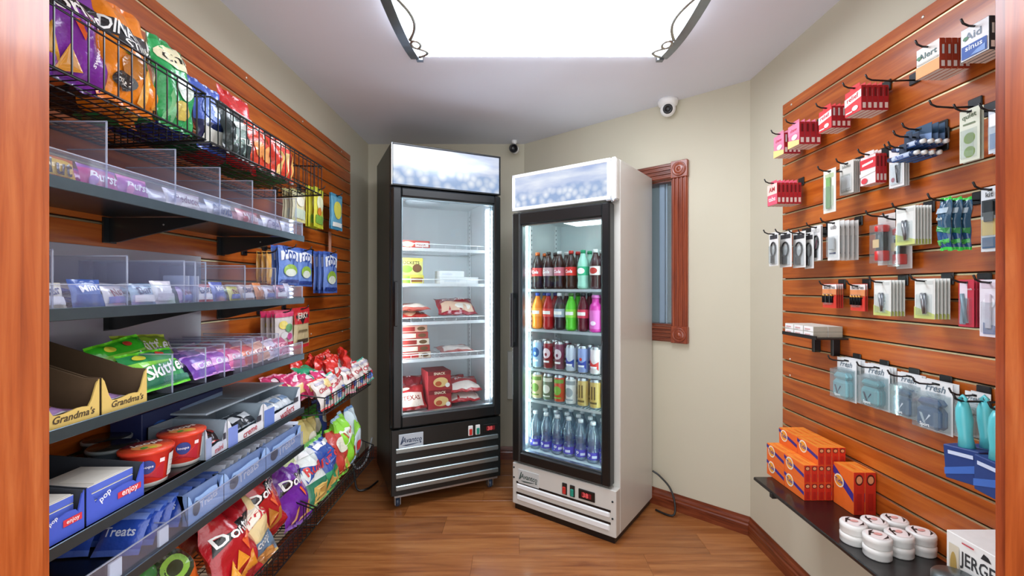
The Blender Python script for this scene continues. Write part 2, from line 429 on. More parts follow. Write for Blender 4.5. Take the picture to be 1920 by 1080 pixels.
# ------------------------------------------------------------------ upright glass-door fridges
doorglass = clear('door_glass', '#f6fafb', .1, fres=.22)
acry = clear('acrylic', '#f6f8fd', .12, .06, '#dde0f4', fres=.16)
acry_edge = clear('acrylic_edge', '#e6ebf7', .4, .4, '#e4e8f6')
rackw = C('#eef2f4', 'wire'); chrome = C('#b9c2c8', 'metal'); inner = C('#e2e8ea', 'enamel'); inner2 = C('#d2dcdf', 'enamel')
blk = C('#0d1214', 'black'); blk2 = C('#0c0e10', 'black')
def sign_mat(name, kind):
    m, nt, out = base_mat(name)
    tc = N(nt, 'ShaderNodeTexCoord'); sp = N(nt, 'ShaderNodeSeparateXYZ'); nt.links.new(tc.outputs['Object'], sp.inputs[0])
    vo = N(nt, 'ShaderNodeTexVoronoi', i_Scale=26.0 if kind else 20.0); nt.links.new(tc.outputs['Object'], vo.inputs['Vector'])
    n2 = N(nt, 'ShaderNodeTexNoise', i_Scale=7.0, i_Detail=5.0); mp = N(nt, 'ShaderNodeMapping'); mp.inputs['Scale'].default_value = (.5, 1, 2.6)
    nt.links.new(tc.outputs['Object'], mp.inputs[0]); nt.links.new(mp.outputs[0], n2.inputs['Vector'])
    sky = N(nt, 'ShaderNodeValToRGB'); e = sky.color_ramp.elements
    e[0].position = .35; e[0].color = lin('#aebfe6'); e[1].position = .68; e[1].color = lin('#eaf0fb'); nt.links.new(n2.outputs[0], sky.inputs[0])
    ice = N(nt, 'ShaderNodeValToRGB'); e = ice.color_ramp.elements
    e[0].position = .05; e[0].color = lin('#f4f9ff'); e[1].position = .75; e[1].color = lin('#9db6dc'); nt.links.new(vo.outputs['Distance'], ice.inputs[0])
    ad = N(nt, 'ShaderNodeMath', operation='MULTIPLY_ADD', i_1=.13); nt.links.new(n2.outputs[0], ad.inputs[0]); nt.links.new(sp.outputs[2], ad.inputs[2])
    mk = N(nt, 'ShaderNodeMapRange', i_1=.115 if kind else .15, i_2=.17 if kind else .2); nt.links.new(ad.outputs[0], mk.inputs[0])
    mx = N(nt, 'ShaderNodeMixRGB'); nt.links.new(mk.outputs[0], mx.inputs[0]); nt.links.new(ice.outputs[0], mx.inputs[1]); nt.links.new(sky.outputs[0], mx.inputs[2])
    em = N(nt, 'ShaderNodeEmission', i_Strength=.95 if kind else .9); nt.links.new(mx.outputs[0], em.inputs[0])
    gl = N(nt, 'ShaderNodeBsdfGlossy', i_Roughness=.12); ms = N(nt, 'ShaderNodeMixShader'); ms.inputs[0].default_value = .06
    nt.links.new(em.outputs[0], ms.inputs[1]); nt.links.new(gl.outputs[0], ms.inputs[2]); nt.links.new(ms.outputs[0], out.inputs[0])
    return m
def fridge(name, label, loc, rz, W, D, H, z0, body, hdr, door, fr, gz, louv, white):
    """local frame: x along the front, y to the back, z up, origin at the front-left foot. hdr/door/gz = (z0, z1); fr = frame widths (left, right, top, bottom)"""
    F = thing(name, label, 'fridge', loc, (0, 0, rz))
    hz0, hz1 = hdr; d0, d1 = door; wl, wr, wt, wb = fr; t = .045; cav0, cav1 = gz; dep = D - .11
    m = M()
    m.box((0, .05, z0), (t, D, H), body, .004).box((W - t, .05, z0), (W, D, H), body, .004)
    m.box((t, D - .06, z0), (W - t, D, H), body).box((t, .05, cav1), (W - t, D - .06, H), body).box((t, .05, z0), (W - t, D - .06, cav0), body)
    obj('cabinet', m, F)
    ci = inner2 if white else inner
    m = M().box((t, .052, cav0), (t + .012, D - .06, cav1), ci).box((W - t - .012, .052, cav0), (W - t, D - .06, cav1), ci)
    m.box((t, D - .075, cav0), (W - t, D - .06, cav1), ci).box((t, .052, cav1 - .012), (W - t, D - .06, cav1), ci).box((t, .052, cav0), (W - t, D - .06, cav0 + .012), ci)
    obj('liner', m, F)
    # header light box
    hb = body
    m = M().box((0, .0, hz0), (W, .05, hz1), hb, .006)
    obj('header', m, F)
    sf = .012 if not white else .02
    so = obj('sign', M().box((sf, -.006, 0), (W - sf - (.03 if white else 0), .002, hz1 - hz0 - 2 * sf), sign_mat('ice_sign' + ('_b' if white else ''), white)), F, (0, 0, hz0 + sf))
    if white:
        fw = C('#f4f5f6', 'enamel')
        m = M().box((0, -.012, hz0), (W - .03, .0, hz0 + sf), fw, .002).box((0, -.012, hz1 - sf), (W - .03, .0, hz1), fw, .002)
        m.box((0, -.012, hz0), (sf, 0, hz1), fw, .002).box((W - .03 - sf, -.012, hz0), (W - .03, 0, hz1), fw, .002).box((W - .022, -.012, hz0), (W, 0, hz1), fw, .002)
        obj('sign_frame', m, F)
        obj('hinge', M().box((W - .05, -.022, d1 + .002), (W + .004, .02, d1 + .014), chrome, .003).lathe([(.012, 0), (.012, .02)], chrome, 12, T=Matrix.Translation((W - .012, -.012, d1 - .004))), F)
    else:
        m = M().box((0, -.008, hz1 - .010), (W, .0, hz1), blk, .002).box((0, -.008, hz0), (W, .0, hz0 + .010), blk, .002).box((W - .010, -.008, hz0), (W, 0, hz1), blk, .002).box((0, -.008, hz0), (.008, 0, hz1), chrome, .002)
        obj('sign_frame', m, F)
    # door
    x0, x1 = .006, W - (.03 if white else .004); y0, y1 = -.02, .045
    dm = M()
    dm.box((x0, y0, d0), (x0 + wl, y1, d1), blk, .008).box((x1 - wr, y0, d0), (x1, y1, d1), blk, .008)
    dm.box((x0 + wl - .004, y0 + .002, d1 - wt), (x1 - wr + .004, y1, d1), blk, .008).box((x0 + wl - .004, y0 + .002, d0), (x1 - wr + .004, y1, d0 + wb), blk, .008)
    dr = obj('door', dm, F)
    gx0, gx1, gz0, gz1 = x0 + wl, x1 - wr, d0 + wb, d1 - wt
    m = M(); gk = C('#aab9c0', 'metal'); e = .008
    m.box((gx0, .0, gz0), (gx0 + e, .03, gz1), gk).box((gx1 - e, .0, gz0), (gx1, .03, gz1), gk).box((gx0, .0, gz0), (gx1, .03, gz0 + e), gk).box((gx0, .0, gz1 - e), (gx1, .03, gz1), gk)
    obj('glass_spacer', m, dr)
    obj('glass', M().box((gx0, -.004, gz0), (gx1, .0, gz1), doorglass), dr)
    hx = x0 + .016
    hz = (1.13, 1.40) if not white else (1.0, 1.33)
    m = M().box((hx - .01, y0 - .03, hz[0]), (hx + .01, y0 - .014, hz[1]), blk2, .004)
    for q in hz: m.box((hx - .008, y0 - .02, q - (.03 if q == hz[1] else 0)), (hx + .008, y0 + .002, q + (.03 if q == hz[0] else 0)), blk2, .003)
    obj('handle', m, dr)
    # lower grille panel
    g1 = d0 - .012; gc = body
    lp = obj('grille_panel', M().box((0, -.006, z0), (W, .05, g1), gc, .004), F)
    for a, b in louv:
        T = Matrix.Translation((0, -.006, 0))
        if white:
            obj('louver', M().box((.035, -.014, a), (W - .035, .006, b), C('#eceeee', 'enamel'), .006).box((.03, -.008, b), (W - .03, .004, b + .012), blk2), F)
        else:
            obj('louver', M().box((.025, -.018, a), (W - .02, .004, b), C('#9fb0b4', 'metal'), .004), F)
    lw_ = .15; lx = .045; lz = g1 - .115
    bp = M().box((lx, -.01, lz), (lx + lw_, -.004, lz + .085), C('#b9c2cb' if not white else '#c3c6c4', 'plastic'), .002)
    pl = obj('logo_plate', bp, F)
    ink = '#2e3f5c' if not white else '#3a4f4a'
    obj('lettering', M().prints(plane((lx, -.0102, lz), (lw_, 0, 0), (0, 0, .085)), [('t', 'Avantco', .54, .56, .8, ink, 0, .2, 1.2),
        ('p', [(.12, .22), (.3, .15), (.6, .2), (.88, .32), (.62, .27), (.3, .24)], ink), ('e', .88, .3, .035, .06, ink), ('p', [(.05, .3), (.16, .85), (.2, .85), (.12, .3)], ink)], lw_, .085), pl)
    sx = W * (.52 if white else .68)
    for k, cc in enumerate(('#c5322c', '#1f8f7a')):
        s = obj('switch', M().box((sx + k * .05, -.012, g1 - .10), (sx + k * .05 + .032, -.004, g1 - .035), C('#e9e9e6' if not white else '#222222', 'plastic'), .003).box((sx + k * .05 + .006, -.018, g1 - .095), (sx + k * .05 + .026, -.008, g1 - .055), C(cc, 'plastic'), .003), F)
    dsp = obj('temperature_display', M().box((sx + .105, -.012, g1 - .095), (sx + .205, -.004, g1 - .04), C('#151515', 'plastic'), .003), F)
    obj('digits', M().prints(plane((sx + .105, -.0124, g1 - .095), (.1, 0, 0), (0, 0, .055)), [('r', .2, .25, .8, .75, '#7c1019'), ('t', '38', .45, .5, .34, '#ff6a6a')], .1, .055), dsp)
    if white:
        for a, b in ((.012, g1 - .03), (.012, z0 + .16), (W - .02, z0 + .19), (W - .02, z0 + .10)):
            obj('screw', M().lathe([(.006, 0), (.005, .003), (.001, .004)], C('#33383a', 'metal'), 10, T=Matrix.Translation((a, -.006, b)) @ Matrix.Rotation(PI / 2, 4, 'X')), F)
        obj('plinth', M().box((.012, .006, 0), (W - .012, D - .01, z0), blk2), F)
    else:
        for a in (.05, W - .05):
            for b in (.06, D - .06):
                c = M().box((a - .022, b - .03, z0 - .012), (a + .022, b + .03, z0), chrome, .002).tube([(a, b, z0 - .01), (a, b + .01, .05)], .007, chrome)
                for q in (-.016, .016): c.box((a + q - .002, b - .012, .018), (a + q + .002, b + .028, z0 - .012), chrome)
                co = obj('caster', c, F)
                obj('wheel', M().lathe([(.026, -.012), (.031, -.009), (.031, .009), (.026, .012)], C('#33445a', 'plastic'), 18, T=Matrix.Translation((a, b + .012, .031)) @ Matrix.Rotation(PI / 2, 4, 'Y')), co)
        obj('bottom_rail', M().box((.02, .0, z0 - .014), (W - .02, .02, z0), chrome, .002), F)
    # inside: slotted uprights
    for x in (t + .013, W - t - .021):
        for y in (.10, D - .16):
            m = M().box((x, y, cav0 + .02), (x + .006, y + .022, cav1 - .02), rackw)
            k = cav0 + .05
            xx = x + .0062 if x < W / 2 else x - .0002
            while k < cav1 - .05: m.box((xx - .0004, y + .007, k), (xx + .0004, y + .015, k + .012), C('#7f8b90', 'metal')); k += .03
            obj('shelf_upright', m, F)
    return F
def rack(F, name, W, D, z, white, lip=True):
    """coated wire shelf inside a fridge, part of it"""
    t = .062; m = M(); y0, y1 = .075, D - .09; mt = rackw if not white else C('#c9d3d6', 'wire')
    for y in (y0, y1): m.tube([(t, y, z - .004), (W - t, y, z - .004)], .004, mt, 6)
    for x in (t, W - t): m.tube([(x, y0, z - .004), (x, y1, z - .004)], .004, mt, 6)
    n = 26
    for k in range(1, n): x = t + (W - 2 * t) * k / n; m.tube([(x, y0, z - .0015), (x, y1, z - .0015)], .0017, mt, 4)
    if lip:
        m.tube([(t, y0, z + .03), (W - t, y0, z + .03)], .0028, mt, 6)
        for k in range(0, 9): x = t + (W - 2 * t) * k / 8; m.tube([(x, y0, z - .004), (x, y0, z + .03)], .0018, mt, 4)
        m.box((t, y0 - .006, z - .016), (W - t, y0 - .003, z + .004), mt)
    else: m.box((t, y0 - .006, z - .014), (W - t, y0 - .003, z + .001), mt)
    return obj('wire_shelf', m, F)

# --- black freezer
BW, BD, BH = .719, .58, 2.243; bL = (-.757, 2.674, 0); bR = math.radians(25.5)
BF = fridge('display_freezer', 'tall black glass door freezer on casters in the far corner', bL, bR, BW, BD, BH, .097, C('#0f1718', 'black'), (1.982, 2.243), (.51, 1.972), (.056, .044, .055, .07), (.545, 1.96),
            [(.385 - .075 * k - .03, .385 - .075 * k) for k in range(4)], False)
bz = [1.612, 1.385, 1.14, .905]
for z in bz: rack(BF, 'rack', BW, BD, z, False)
m = M().box((BW - .085, .06, .60), (BW - .06, .075, 1.92), C('#dfe6ee', 'plastic'))
ls = obj('led_strip', m, BF)
m = M()
for k in range(44): m.box((BW - .081, .054, .62 + k * .029), (BW - .064, .061, .634 + k * .029), emit('#f2f6ff', 45))
obj('led', m, ls)['kind'] = 'stuff'
m = M().box((.046, .054, .60), (.062, .062, 1.92), emit('#eef3ff', 75)); obj('led_strip', m, BF)  # unseen glowing strip behind the door stile, added to brighten the inside
obj('fan_cover', M().lathe([(.002, -.02), (.12, -.022), (.15, -.006), (.15, 0)], C('#c6d2d6', 'plastic'), 28, T=Matrix.Translation((BW * .4, .27, 1.948))), BF)
# --- white cooler
WW, WD, WH = .679, .56, 2.053; wL = (-.0198, 2.74, 0); wR = math.radians(-35.9)
WF = fridge('drinks_cooler', 'white glass door drinks cooler standing by the cherry framed window', wL, wR, WW, WD, WH, .035, C('#cfcdc6', 'enamel'), (1.832, 2.053), (.298, 1.818), (.058, .05, .075, .065), (.345, 1.80),
            [(.135, .165), (.065, .1)], True)
wz = [1.352, 1.105, .862, .668]
for z in wz: rack(WF, 'rack', WW, WD, z, True, False)
obj('lamp_cover', M().box((WW * .38, .12, 1.755), (WW * .72, .34, 1.788), emit('#f2fbf8', 3.0), .012), WF)
obj('led_strip', M().box((.0625, .056, .40), (.067, .062, 1.76), emit('#e2fffb', 26)), WF)
obj('led_strip', M().box((WW - .068, .056, .40), (WW - .058, .062, 1.76), emit('#e2fffb', 22)), WF)
def within(loc, rz, p):
    c, s = math.cos(rz), math.sin(rz); return (loc[0] + c * p[0] - s * p[1], loc[1] + s * p[0] + c * p[1], loc[2] + p[2])
# --- bottles and cans
petc = clear('clear_bottle', '#e8f4fb', .5, .10, '#cfe2f2', .08)
def bottle(name, label, group, liquid, cap, lab, prints, H=.215, R=.034, clearb=False, shape=0):
    t = thing(name, label, 'bottle', group=group)
    bm = petc if clearb else C(liquid, 'plastic'); k = H / .215; n = 14
    if shape == 0: pr = [(.6, 0), (.96, .006), (1, .02), (.93, .045), (.93, .05), (1, .07), (1, .125), (.95, .14), (.7, .165), (.44, .185), (.40, .195)]
    elif shape == 1: pr = [(.62, 0), (.97, .006), (1, .02), (.97, .06), (.82, .085), (.97, .112), (1, .13), (.9, .15), (.55, .172), (.42, .182), (.40, .195)]
    else: pr = [(.7, 0), (.98, .005), (1, .015), (1, .12), (.98, .135), (.86, .15), (.62, .158), (.58, .17), (.58, .185)]
    pr = [(r * R, z * k) for r, z in pr]
    obj('bottle_body', M().lathe(pr, bm, n), t)
    z1 = pr[-1][1]; rc = pr[-1][0] * 1.12
    obj('cap', M().lathe([(rc, z1), (rc, z1 + .014 * k), (rc * .85, z1 + .018 * k)], C(cap, 'plastic'), n), t)
    la = (.075, .122) if shape == 0 else ((.02, .058) if shape == 1 else (.02, .12)); la = (la[0] * k, la[1] * k); rr = R * 1.02
    lb = obj('label', M().lathe([(rr, la[0]), (rr, la[1])], C(lab, 'paper'), n, caps=False), t)
    if prints:
        hh = la[1] - la[0]
        obj('print', M().prints(lambda u, v, off=0: Vector(((rr + off) * math.sin((u - .5) * 2.4), -(rr + off) * math.cos((u - .5) * 2.4), la[0] + hh * v)), prints, R * 2.4, hh, True), lb)
    return t
def can(name, label, group, col, prints, H=.168, R=.0325, top='#c9cdd0'):
    t = thing(name, label, 'can', group=group)
    al = C(top, 'metal'); mt = C(col, 'plastic')
    pr = [(.78, 0), (1, .008), (1, H - .014), (.82, H - .003), (.82, H), (.74, H), (.72, H - .004)]
    obj('can_body', M().lathe([(r * R, z) for r, z in pr], mt, 16, mats=[al, mt, al, al, al, al]), t)
    if prints:
        rr = R * 1.008
        obj('print', M().prints(lambda u, v, off=0: Vector(((rr + off) * math.sin((u - .5) * 2.6), -(rr + off) * math.cos((u - .5) * 2.6), .012 + (H - .03) * v)), prints, R * 2.6, H - .03, True), t)
    return t
def lane(proto, x, z, depth, label, first):
    """front item of a lane plus copies behind it"""
    for k in range(depth):
        p = within(wL, wR, (x, .125 + k * .085, z + .001))
        if k == 0: proto.location = p; proto.rotation_euler = (0, 0, wR); proto['label'] = first
        else: dup(proto, p, (0, 0, wR), label)
xs = [.1 + .0795 * k for k in range(7)]
sh = 'on the top shelf'
spec = [('dark cola bottle with red label and orange cap', '#2a0f0a', '#d4632a', '#d63a34'), ('dark cola bottle with pale pink label and dark cap', '#2b1210', '#2c2c2e', '#c9a6a6'),
        ('dark cola bottle with rose label and white cap', '#2a100c', '#dcdcdc', '#d0707a'), ('dark cola bottle with bright red label', '#2a0d08', '#c9302a', '#dc2f28'),
        ('green lemon soda bottle with mint label', '#9fd6c0', '#1f9a6a', '#2fae7c'), ('dark soda bottle with white and red label', '#3b1714', '#e9e9e9', '#e2d5d0'), ('dark soda bottle with blue label beside the door frame', '#231312', '#37404a', '#4a5a6a')]
for x, (d, lq, cp, lb) in zip(xs, spec):
    b = bottle('soda_bottle', '', 'soda bottles on the top cooler shelf', lq, cp, lb, [('t', 'Cola', .5, .5, .6, '#ffffff', 0, .2)] if 'cola' in d else [('e', .5, .5, .3, .35, '#ffffff' if 'green' in d else '#b8322c')], H=.232)
    lane(b, x, wz[0], 2, 'second ' + d.replace(' beside the door frame', '') + ', behind its top shelf twin', d + ', top cooler shelf')
spec = [('orange soda bottle with orange label', '#f0871f', '#2f4fb0', '#f59a3c', 0), ('red soda bottle with red and white label', '#a8161c', '#3a3f8a', '#d8453f', 0), ('dark cola bottle with silver blue label', '#26222c', '#d9dde2', '#a9b6c6', 0),
        ('lime green soda bottle', '#58c832', '#3c6a30', '#8fdc4a', 0), ('dark red soda bottle with pink label', '#5a1020', '#22242a', '#d23a52', 0), ('magenta sports drink bottle with wide cap', '#d23aa0', '#c86ab0', '#e070c0', 2), ('pink sports drink bottle beside the door frame', '#d85a9a', '#b03a7a', '#e69ac6', 2)]
for x, (d, lq, cp, lb, shp) in zip(xs, spec):
    b = bottle('soda_bottle', '', 'bottles on the second cooler shelf', lq, cp, lb, [('r', .15, .3, .85, .7, '#f3f0e8')] if shp == 0 else [('e', .5, .3, .2, .12, '#ffe6f6')], shape=shp, R=.035 if shp else .034, H=.226)
    lane(b, x, wz[1], 2, 'second ' + d.replace(' beside the door frame', '') + ', behind its twin on shelf two', d + ' in front on cooler shelf two')
spec = [('pale blue tall can with dark blue swirls', '#9fc0dc', '#25508c'), ('maroon tall can with white crest', '#8c1626', '#e8cfd4'), ('plum and silver tall can', '#7d3550', '#d6c4cc'), ('silver and royal blue slim can', '#c7cfdd', '#2f3f9e'),
        ('blue and silver slim can with red dot', '#8f9fd0', '#3242a0'), ('white and bright red tall can', '#e6d6d6', '#d3352f'), ('silver slim can with pale blue panel', '#d6dde6', '#7f93c4')]
for i, (x, (d, c1, c2)) in enumerate(zip(xs, spec)):
    b = can('drink_can', '', 'energy drink cans on the third cooler shelf', c1, [('p', [(.1, .1), (.9, .1), (.9, .5), (.1, .62)], c2) if i in (3, 4, 5) else ('e', .5, .6, .34, .22, c2), ('r', .25, .2, .75, .28, '#f2f2f2'), ('e', .5, .55, .1, .07, '#d23a34' if i == 4 else c1)], H=.172 if i < 3 else .158, R=.031)
    lane(b, x, wz[2], 2, 'second ' + d + ', behind its twin on shelf three', d + ' in front on cooler shelf three')
spec = [('tan tall tea can with green edge', '#d8c394', '#6f8a3a'), ('grey green tall can with white band', '#6f7c62', '#e2e2d4'), ('orange red tall can with green top band', '#d9542c', '#7fae3a'), ('white tall can with grey lettering', '#e6e8e6', '#9aa4a8'),
        ('gold tall can with dark vertical stripes', '#d6b76a', '#6b5426'), ('gold tall can with dark stripes, nearer the door frame', '#d2b062', '#5f4a22'), ('cream and gold tall can beside the door frame', '#dccf9f', '#a58a3e')]
for i, (x, (d, c1, c2)) in enumerate(zip(xs, spec)):
    b = can('drink_can', '', 'tall cans on the fourth cooler shelf', c1, ([('r', .36, .3, .46, .85, c2), ('r', .56, .3, .66, .85, c2), ('r', .25, .12, .75, .2, c2)] if 4 <= i < 6 else [('r', 0, .78, 1, .95, c2), ('e', .5, .45, .3, .2, c2), ('r', .2, .1, .8, .16, c2)]), H=.165, R=.033)
    lane(b, x, wz[3], 2, 'second ' + d.replace('nearer the door frame', 'nearer the door frame').replace(' beside the door frame', '') + ', behind its twin', d + ' on cooler shelf four')
pos = 'first second third fourth fifth sixth seventh'.split()
wb = None
for k in range(3):
    for i, x in enumerate(xs):
        p = within(wL, wR, (x + (.02 if k == 1 else 0) - .01, .115 + k * .085, .359))
        lb = f'{pos[i]} clear water bottle with violet label, {("front", "middle", "rear")[k]} row on the cooler floor'
        if wb is None:
            wb = bottle('water_bottle', lb, 'water bottles on the cooler floor', '', '#eef2f6', '#5a50c0', [('t', 'P', .35, .5, .2, '#ffffff'), ('p', [(0, 0), (.5, 0), (.2, 1), (0, 1)], '#3f55b0'), ('r', .55, .25, .9, .6, '#e4e4f6')], H=.235, R=.0345, clearb=True, shape=1); wb.location = p; wb.rotation_euler = (0, 0, wR)
        else: dup(wb, p, (0, 0, wR + random.uniform(-.7, .7)), lb)
# --- frozen food
def carton(name, label, cat, W, D, H, cols, prints, group=None, top=None, bev=.0015):
    """printed box, origin bottom centre, front to -y; cols = base colour and optional face colours"""
    t = tag(obj(name, M().box((-W / 2, -D / 2, 0), (W / 2, D / 2, H), C(cols[0]), bev, cols={k: C(v) for k, v in cols[1].items()})), label, cat, group)
    m = M()
    if prints: m.prints(frontf(W, H, -D / 2 - .0002), prints, W, H)
    if top: m.prints(plane((-W / 2, -D / 2, H + .0002), (W, 0, 0), (0, D, 0)), top, W, D)
    if m.v: obj('print', m, t)
    return t
def put(o, F, p, r=0):
    loc, rz = F; o.location = within(loc, rz, p); o.rotation_euler = (0, 0, rz + r); return o
FZ = (bL, bR)
put(carton('frozen_meal', 'long red and white frozen snack box, top freezer shelf', 'frozen food', .19, .13, .05, ('#b8453c', {}), [('e', .25, .5, .2, .35, '#e9c9a0'), ('r', .5, .2, .95, .75, '#efe0d6'), ('t', 'PIZZA', .7, .5, .3, '#a02020')]), FZ, (.17, .17, bz[0] + .003))
put(carton('frozen_meal', 'yellow and green frozen sandwich box lying flat, second freezer shelf', 'frozen food', .15, .14, .055, ('#d8c850', {'+z': '#8aa23c'}), [('r', .05, .1, .4, .9, '#7fa83a'), ('r', .45, .2, .95, .7, '#8a5a2c')]), FZ, (.15, .17, bz[1] + .003))
put(carton('frozen_meal', 'yellow and green frozen sandwich box standing on the flat one', 'frozen food', .15, .08, .11, ('#d8d27a', {'-x': '#8a9a30'}), [('r', 0, .8, 1, 1, '#e4d860'), ('t', 'POCKETS', .45, .72, .8, '#3a3020'), ('e', .3, .35, .25, .22, '#7fa83a'), ('e', .75, .4, .2, .25, '#6b4426')]), FZ, (.15, .17, bz[1] + .059))
for k, (a, b, c) in enumerate(((.27, .13, .045), (.17, .12, .04))):
    put(carton('frozen_meal', ['plain white carton lying across second freezer shelf', 'small plain white carton stacked on the wide white one'][k], 'frozen food', a, b, c, ('#eef0ee', {}), [('r', .1, .3, .5, .6, '#dfe5ea')]), FZ, (.47 - .05 * k, .18, bz[1] + .003 + .0455 * k))
# ------------------------------------------------------------------ bags and packets
def bag(name, label, cat, W, H, D, cols, prints, group=None, loc=(0, 0, 0), rot=(0, 0, 0), nu=14, nv=18, crump=1.0, hole=False, back=.8):
    """pillow bag with crimped ends; origin bottom centre, front to -y. cols = (body, seal[, lower body])"""
    ph = [random.uniform(0, 6.28) for _ in range(6)]; c = .055
    def shape(u, v, side, off=0):
        s = 2 * u - 1; vv = min(1, max(0, (v - c) / (1 - 2 * c))); q = math.sin(PI * vv)
        b = D / 2 * max(0, 1 - abs(s) ** 2.8) ** .75 * max(0, q) ** .6
        edge = 1 - q
        wr = crump * D * (.055 * math.sin(9 * u + 7 * v + ph[0]) + .05 * math.sin(15 * v - 6 * u + ph[1]) * (abs(s) + .3) + .09 * edge * math.sin(20 * u + ph[2])) * (1 if 0 < vv < 1 else .35)
        x = W / 2 * s * (1 - .075 * q + .02 * math.sin(11 * v + ph[3]) * crump)
        y = -(b + off) if side else b * back + off
        return Vector((x, y + wr * (1 if abs(s) < .999 else .6), H * v + .012 * H * math.sin(8 * u + ph[4]) * (v - .5) * crump))
    m = M(); body = C(cols[0], 'foil'); seal = C(cols[1], 'foil')
    m.grid(lambda u, v: shape(u, v, True), nu, nv, body); m.grid(lambda u, v: shape(u, v, False), nu, nv, body, flip=True)
    n = nu * nv
    for k in range(2):
        for j in (0, nv - 1):
            mi = m.mi(seal)
            for i in range(nu): m.m[k * n + j * nu + i] = mi
    if len(cols) > 2:
        mi = m.mi(C(cols[2], 'foil'))
        for j in range(1, int(nv * .42)):
            for i in range(nu): m.m[j * nu + i] = mi
    o = tag(obj(name, m, None, loc, rot), label, cat, group)
    if hole:
        m = M().box((-.012, -.003, H - .014), (.012, .003, H - .006), C('#1c1a1a', 'plastic')); obj('hang_hole', m, o)
    if prints: obj('print', M().prints(lambda u, v, off=0: shape(u, v, True, .0022 + off), prints, W, H, True, 'foil'), o)
    return o
def rt(tilt=0, yaw=90, roll=0): return (math.radians(-tilt), math.radians(roll), math.radians(yaw))
# more frozen food
def frozen_bag(label, p, W, H, D, tilt, r, cols, prints):
    o = bag('frozen_bag', label, 'frozen food', W, H, D, cols, prints); o.location = within(bL, bR, p); o.rotation_euler = (math.radians(-tilt), 0, bR + r); return o
rb = [('e', .35, .4, .25, .3, '#e2c9a4'), ('r', .5, .55, .95, .85, '#7e1620'), ('t', 'Family', .7, .7, .34, '#f2e6dc')]
frozen_bag('red frozen snack bag lying beneath another, third freezer shelf', (.17, .10, bz[2] + .032), .21, .2, .05, 86, 0, ('#b23a34', '#8c2a28'), rb)
frozen_bag('red and white frozen snack bag lying on another, third freezer shelf', (.17, .10, bz[2] + .08), .21, .2, .05, 84, .05, ('#c25a50', '#a03a36'), [('r', .1, .15, .9, .45, '#ead6c8'), ('t', 'BITES', .5, .72, .6, '#f6eee6')])
frozen_bag('dark crimson frozen bag leaning back on third freezer shelf', (.46, .10, bz[2] + .04), .27, .21, .08, 60, -.05, ('#9a1c2c', '#6e1420'), [('r', .08, .12, .92, .5, '#d9b49a'), ('e', .65, .3, .22, .14, '#e8e0d2'), ('t', 'CHICKEN', .45, .68, .6, '#f4e4e0')])
for k in range(5):
    put(carton('frozen_meal', f'{ORN[k]} flat frozen dinner box from the bottom of the fourth shelf stack', 'frozen food', .2, .15, .042, (['#8a2a26', '#3b2a24', '#b03c34', '#4a2b22', '#a8423a'][k], {'-y': ['#d9c4ae', '#a83a30', '#e0cfb8', '#b0443a', '#d8a890'][k]}),
        [('r', .05, .15, .6, .8, ['#a8322a', '#e4d4bc', '#8c2a22', '#ddc8ae', '#9a2c26'][k]), ('e', .8, .5, .13, .3, '#6a4a2a')], 'stacked frozen dinner boxes'), FZ, (.17 - .006 * k, .17, bz[3] + .003 + k * .0425))
frozen_bag('pale red frozen bag lying flat across the fourth freezer shelf', (.46, .10, bz[3] + .03), .24, .2, .045, 86, 0, ('#c07a74', '#a8504c'), [('r', .1, .1, .9, .5, '#e8d8ce')])
zf = .5605
frozen_bag('red and white frozen bag propped on the freezer floor', (.15, .10, zf + .02), .2, .17, .07, 35, .1, ('#a82c2e', '#7c2022'), [('r', .12, .1, .9, .62, '#e6d2c0'), ('t', 'TEXAS', .5, .4, .6, '#8c2a22'), ('e', .3, .8, .2, .08, '#f2e6c8')])
frozen_bag('second red frozen bag behind the propped red and white one', (.14, .2, zf + .02), .2, .2, .07, 20, -.1, ('#7c2228', '#5c181c'), [('r', .12, .1, .9, .5, '#b8564c')])
for k in range(6):
    a, b = k % 3, k // 3
    put(carton('frozen_meal', f'{("front", "middle", "rear")[a]} dark red pizza snack box, {("lower", "upper")[b]} of the stack on freezer floor', 'frozen food', .155, .06, .125, ('#a0262a', {'+z': '#7a1c20', '-x': '#b03438'}),
        [('r', 0, .8, 1, 1, '#7a161c'), ('e', .55, .42, .32, .26, '#e0b878'), ('e', .45, .35, .14, .13, '#b8542c'), ('e', .85, .25, .1, .12, '#e8e4da'), ('t', 'SNACK', .5, .88, .5, '#f4e2c0')], 'stacked pizza snack boxes'), FZ, (.335 - .004 * b, .14 + .062 * a, zf + .126 * b))
for k, (x, y, z) in enumerate(((.51, .10, zf + .035), (.515, .10, zf + .1), (.49, .28, zf + .05))):
    frozen_bag(('red and cream frozen bag lying lowest beside the snack boxes', 'crimson frozen bag lying on top of the red and cream one', 'dark red frozen bag at the rear of the freezer floor')[k], (x, y, z), .22, .2, .07, (80, 72, 60)[k], -.06, (('#b8383c', '#f0e0d8')[0], '#8c2428'), [('r', .08, .1, .95, .42, '#ecdcd0'), ('t', 'RANCH', .5, .65, .5, '#f6e8e2')])

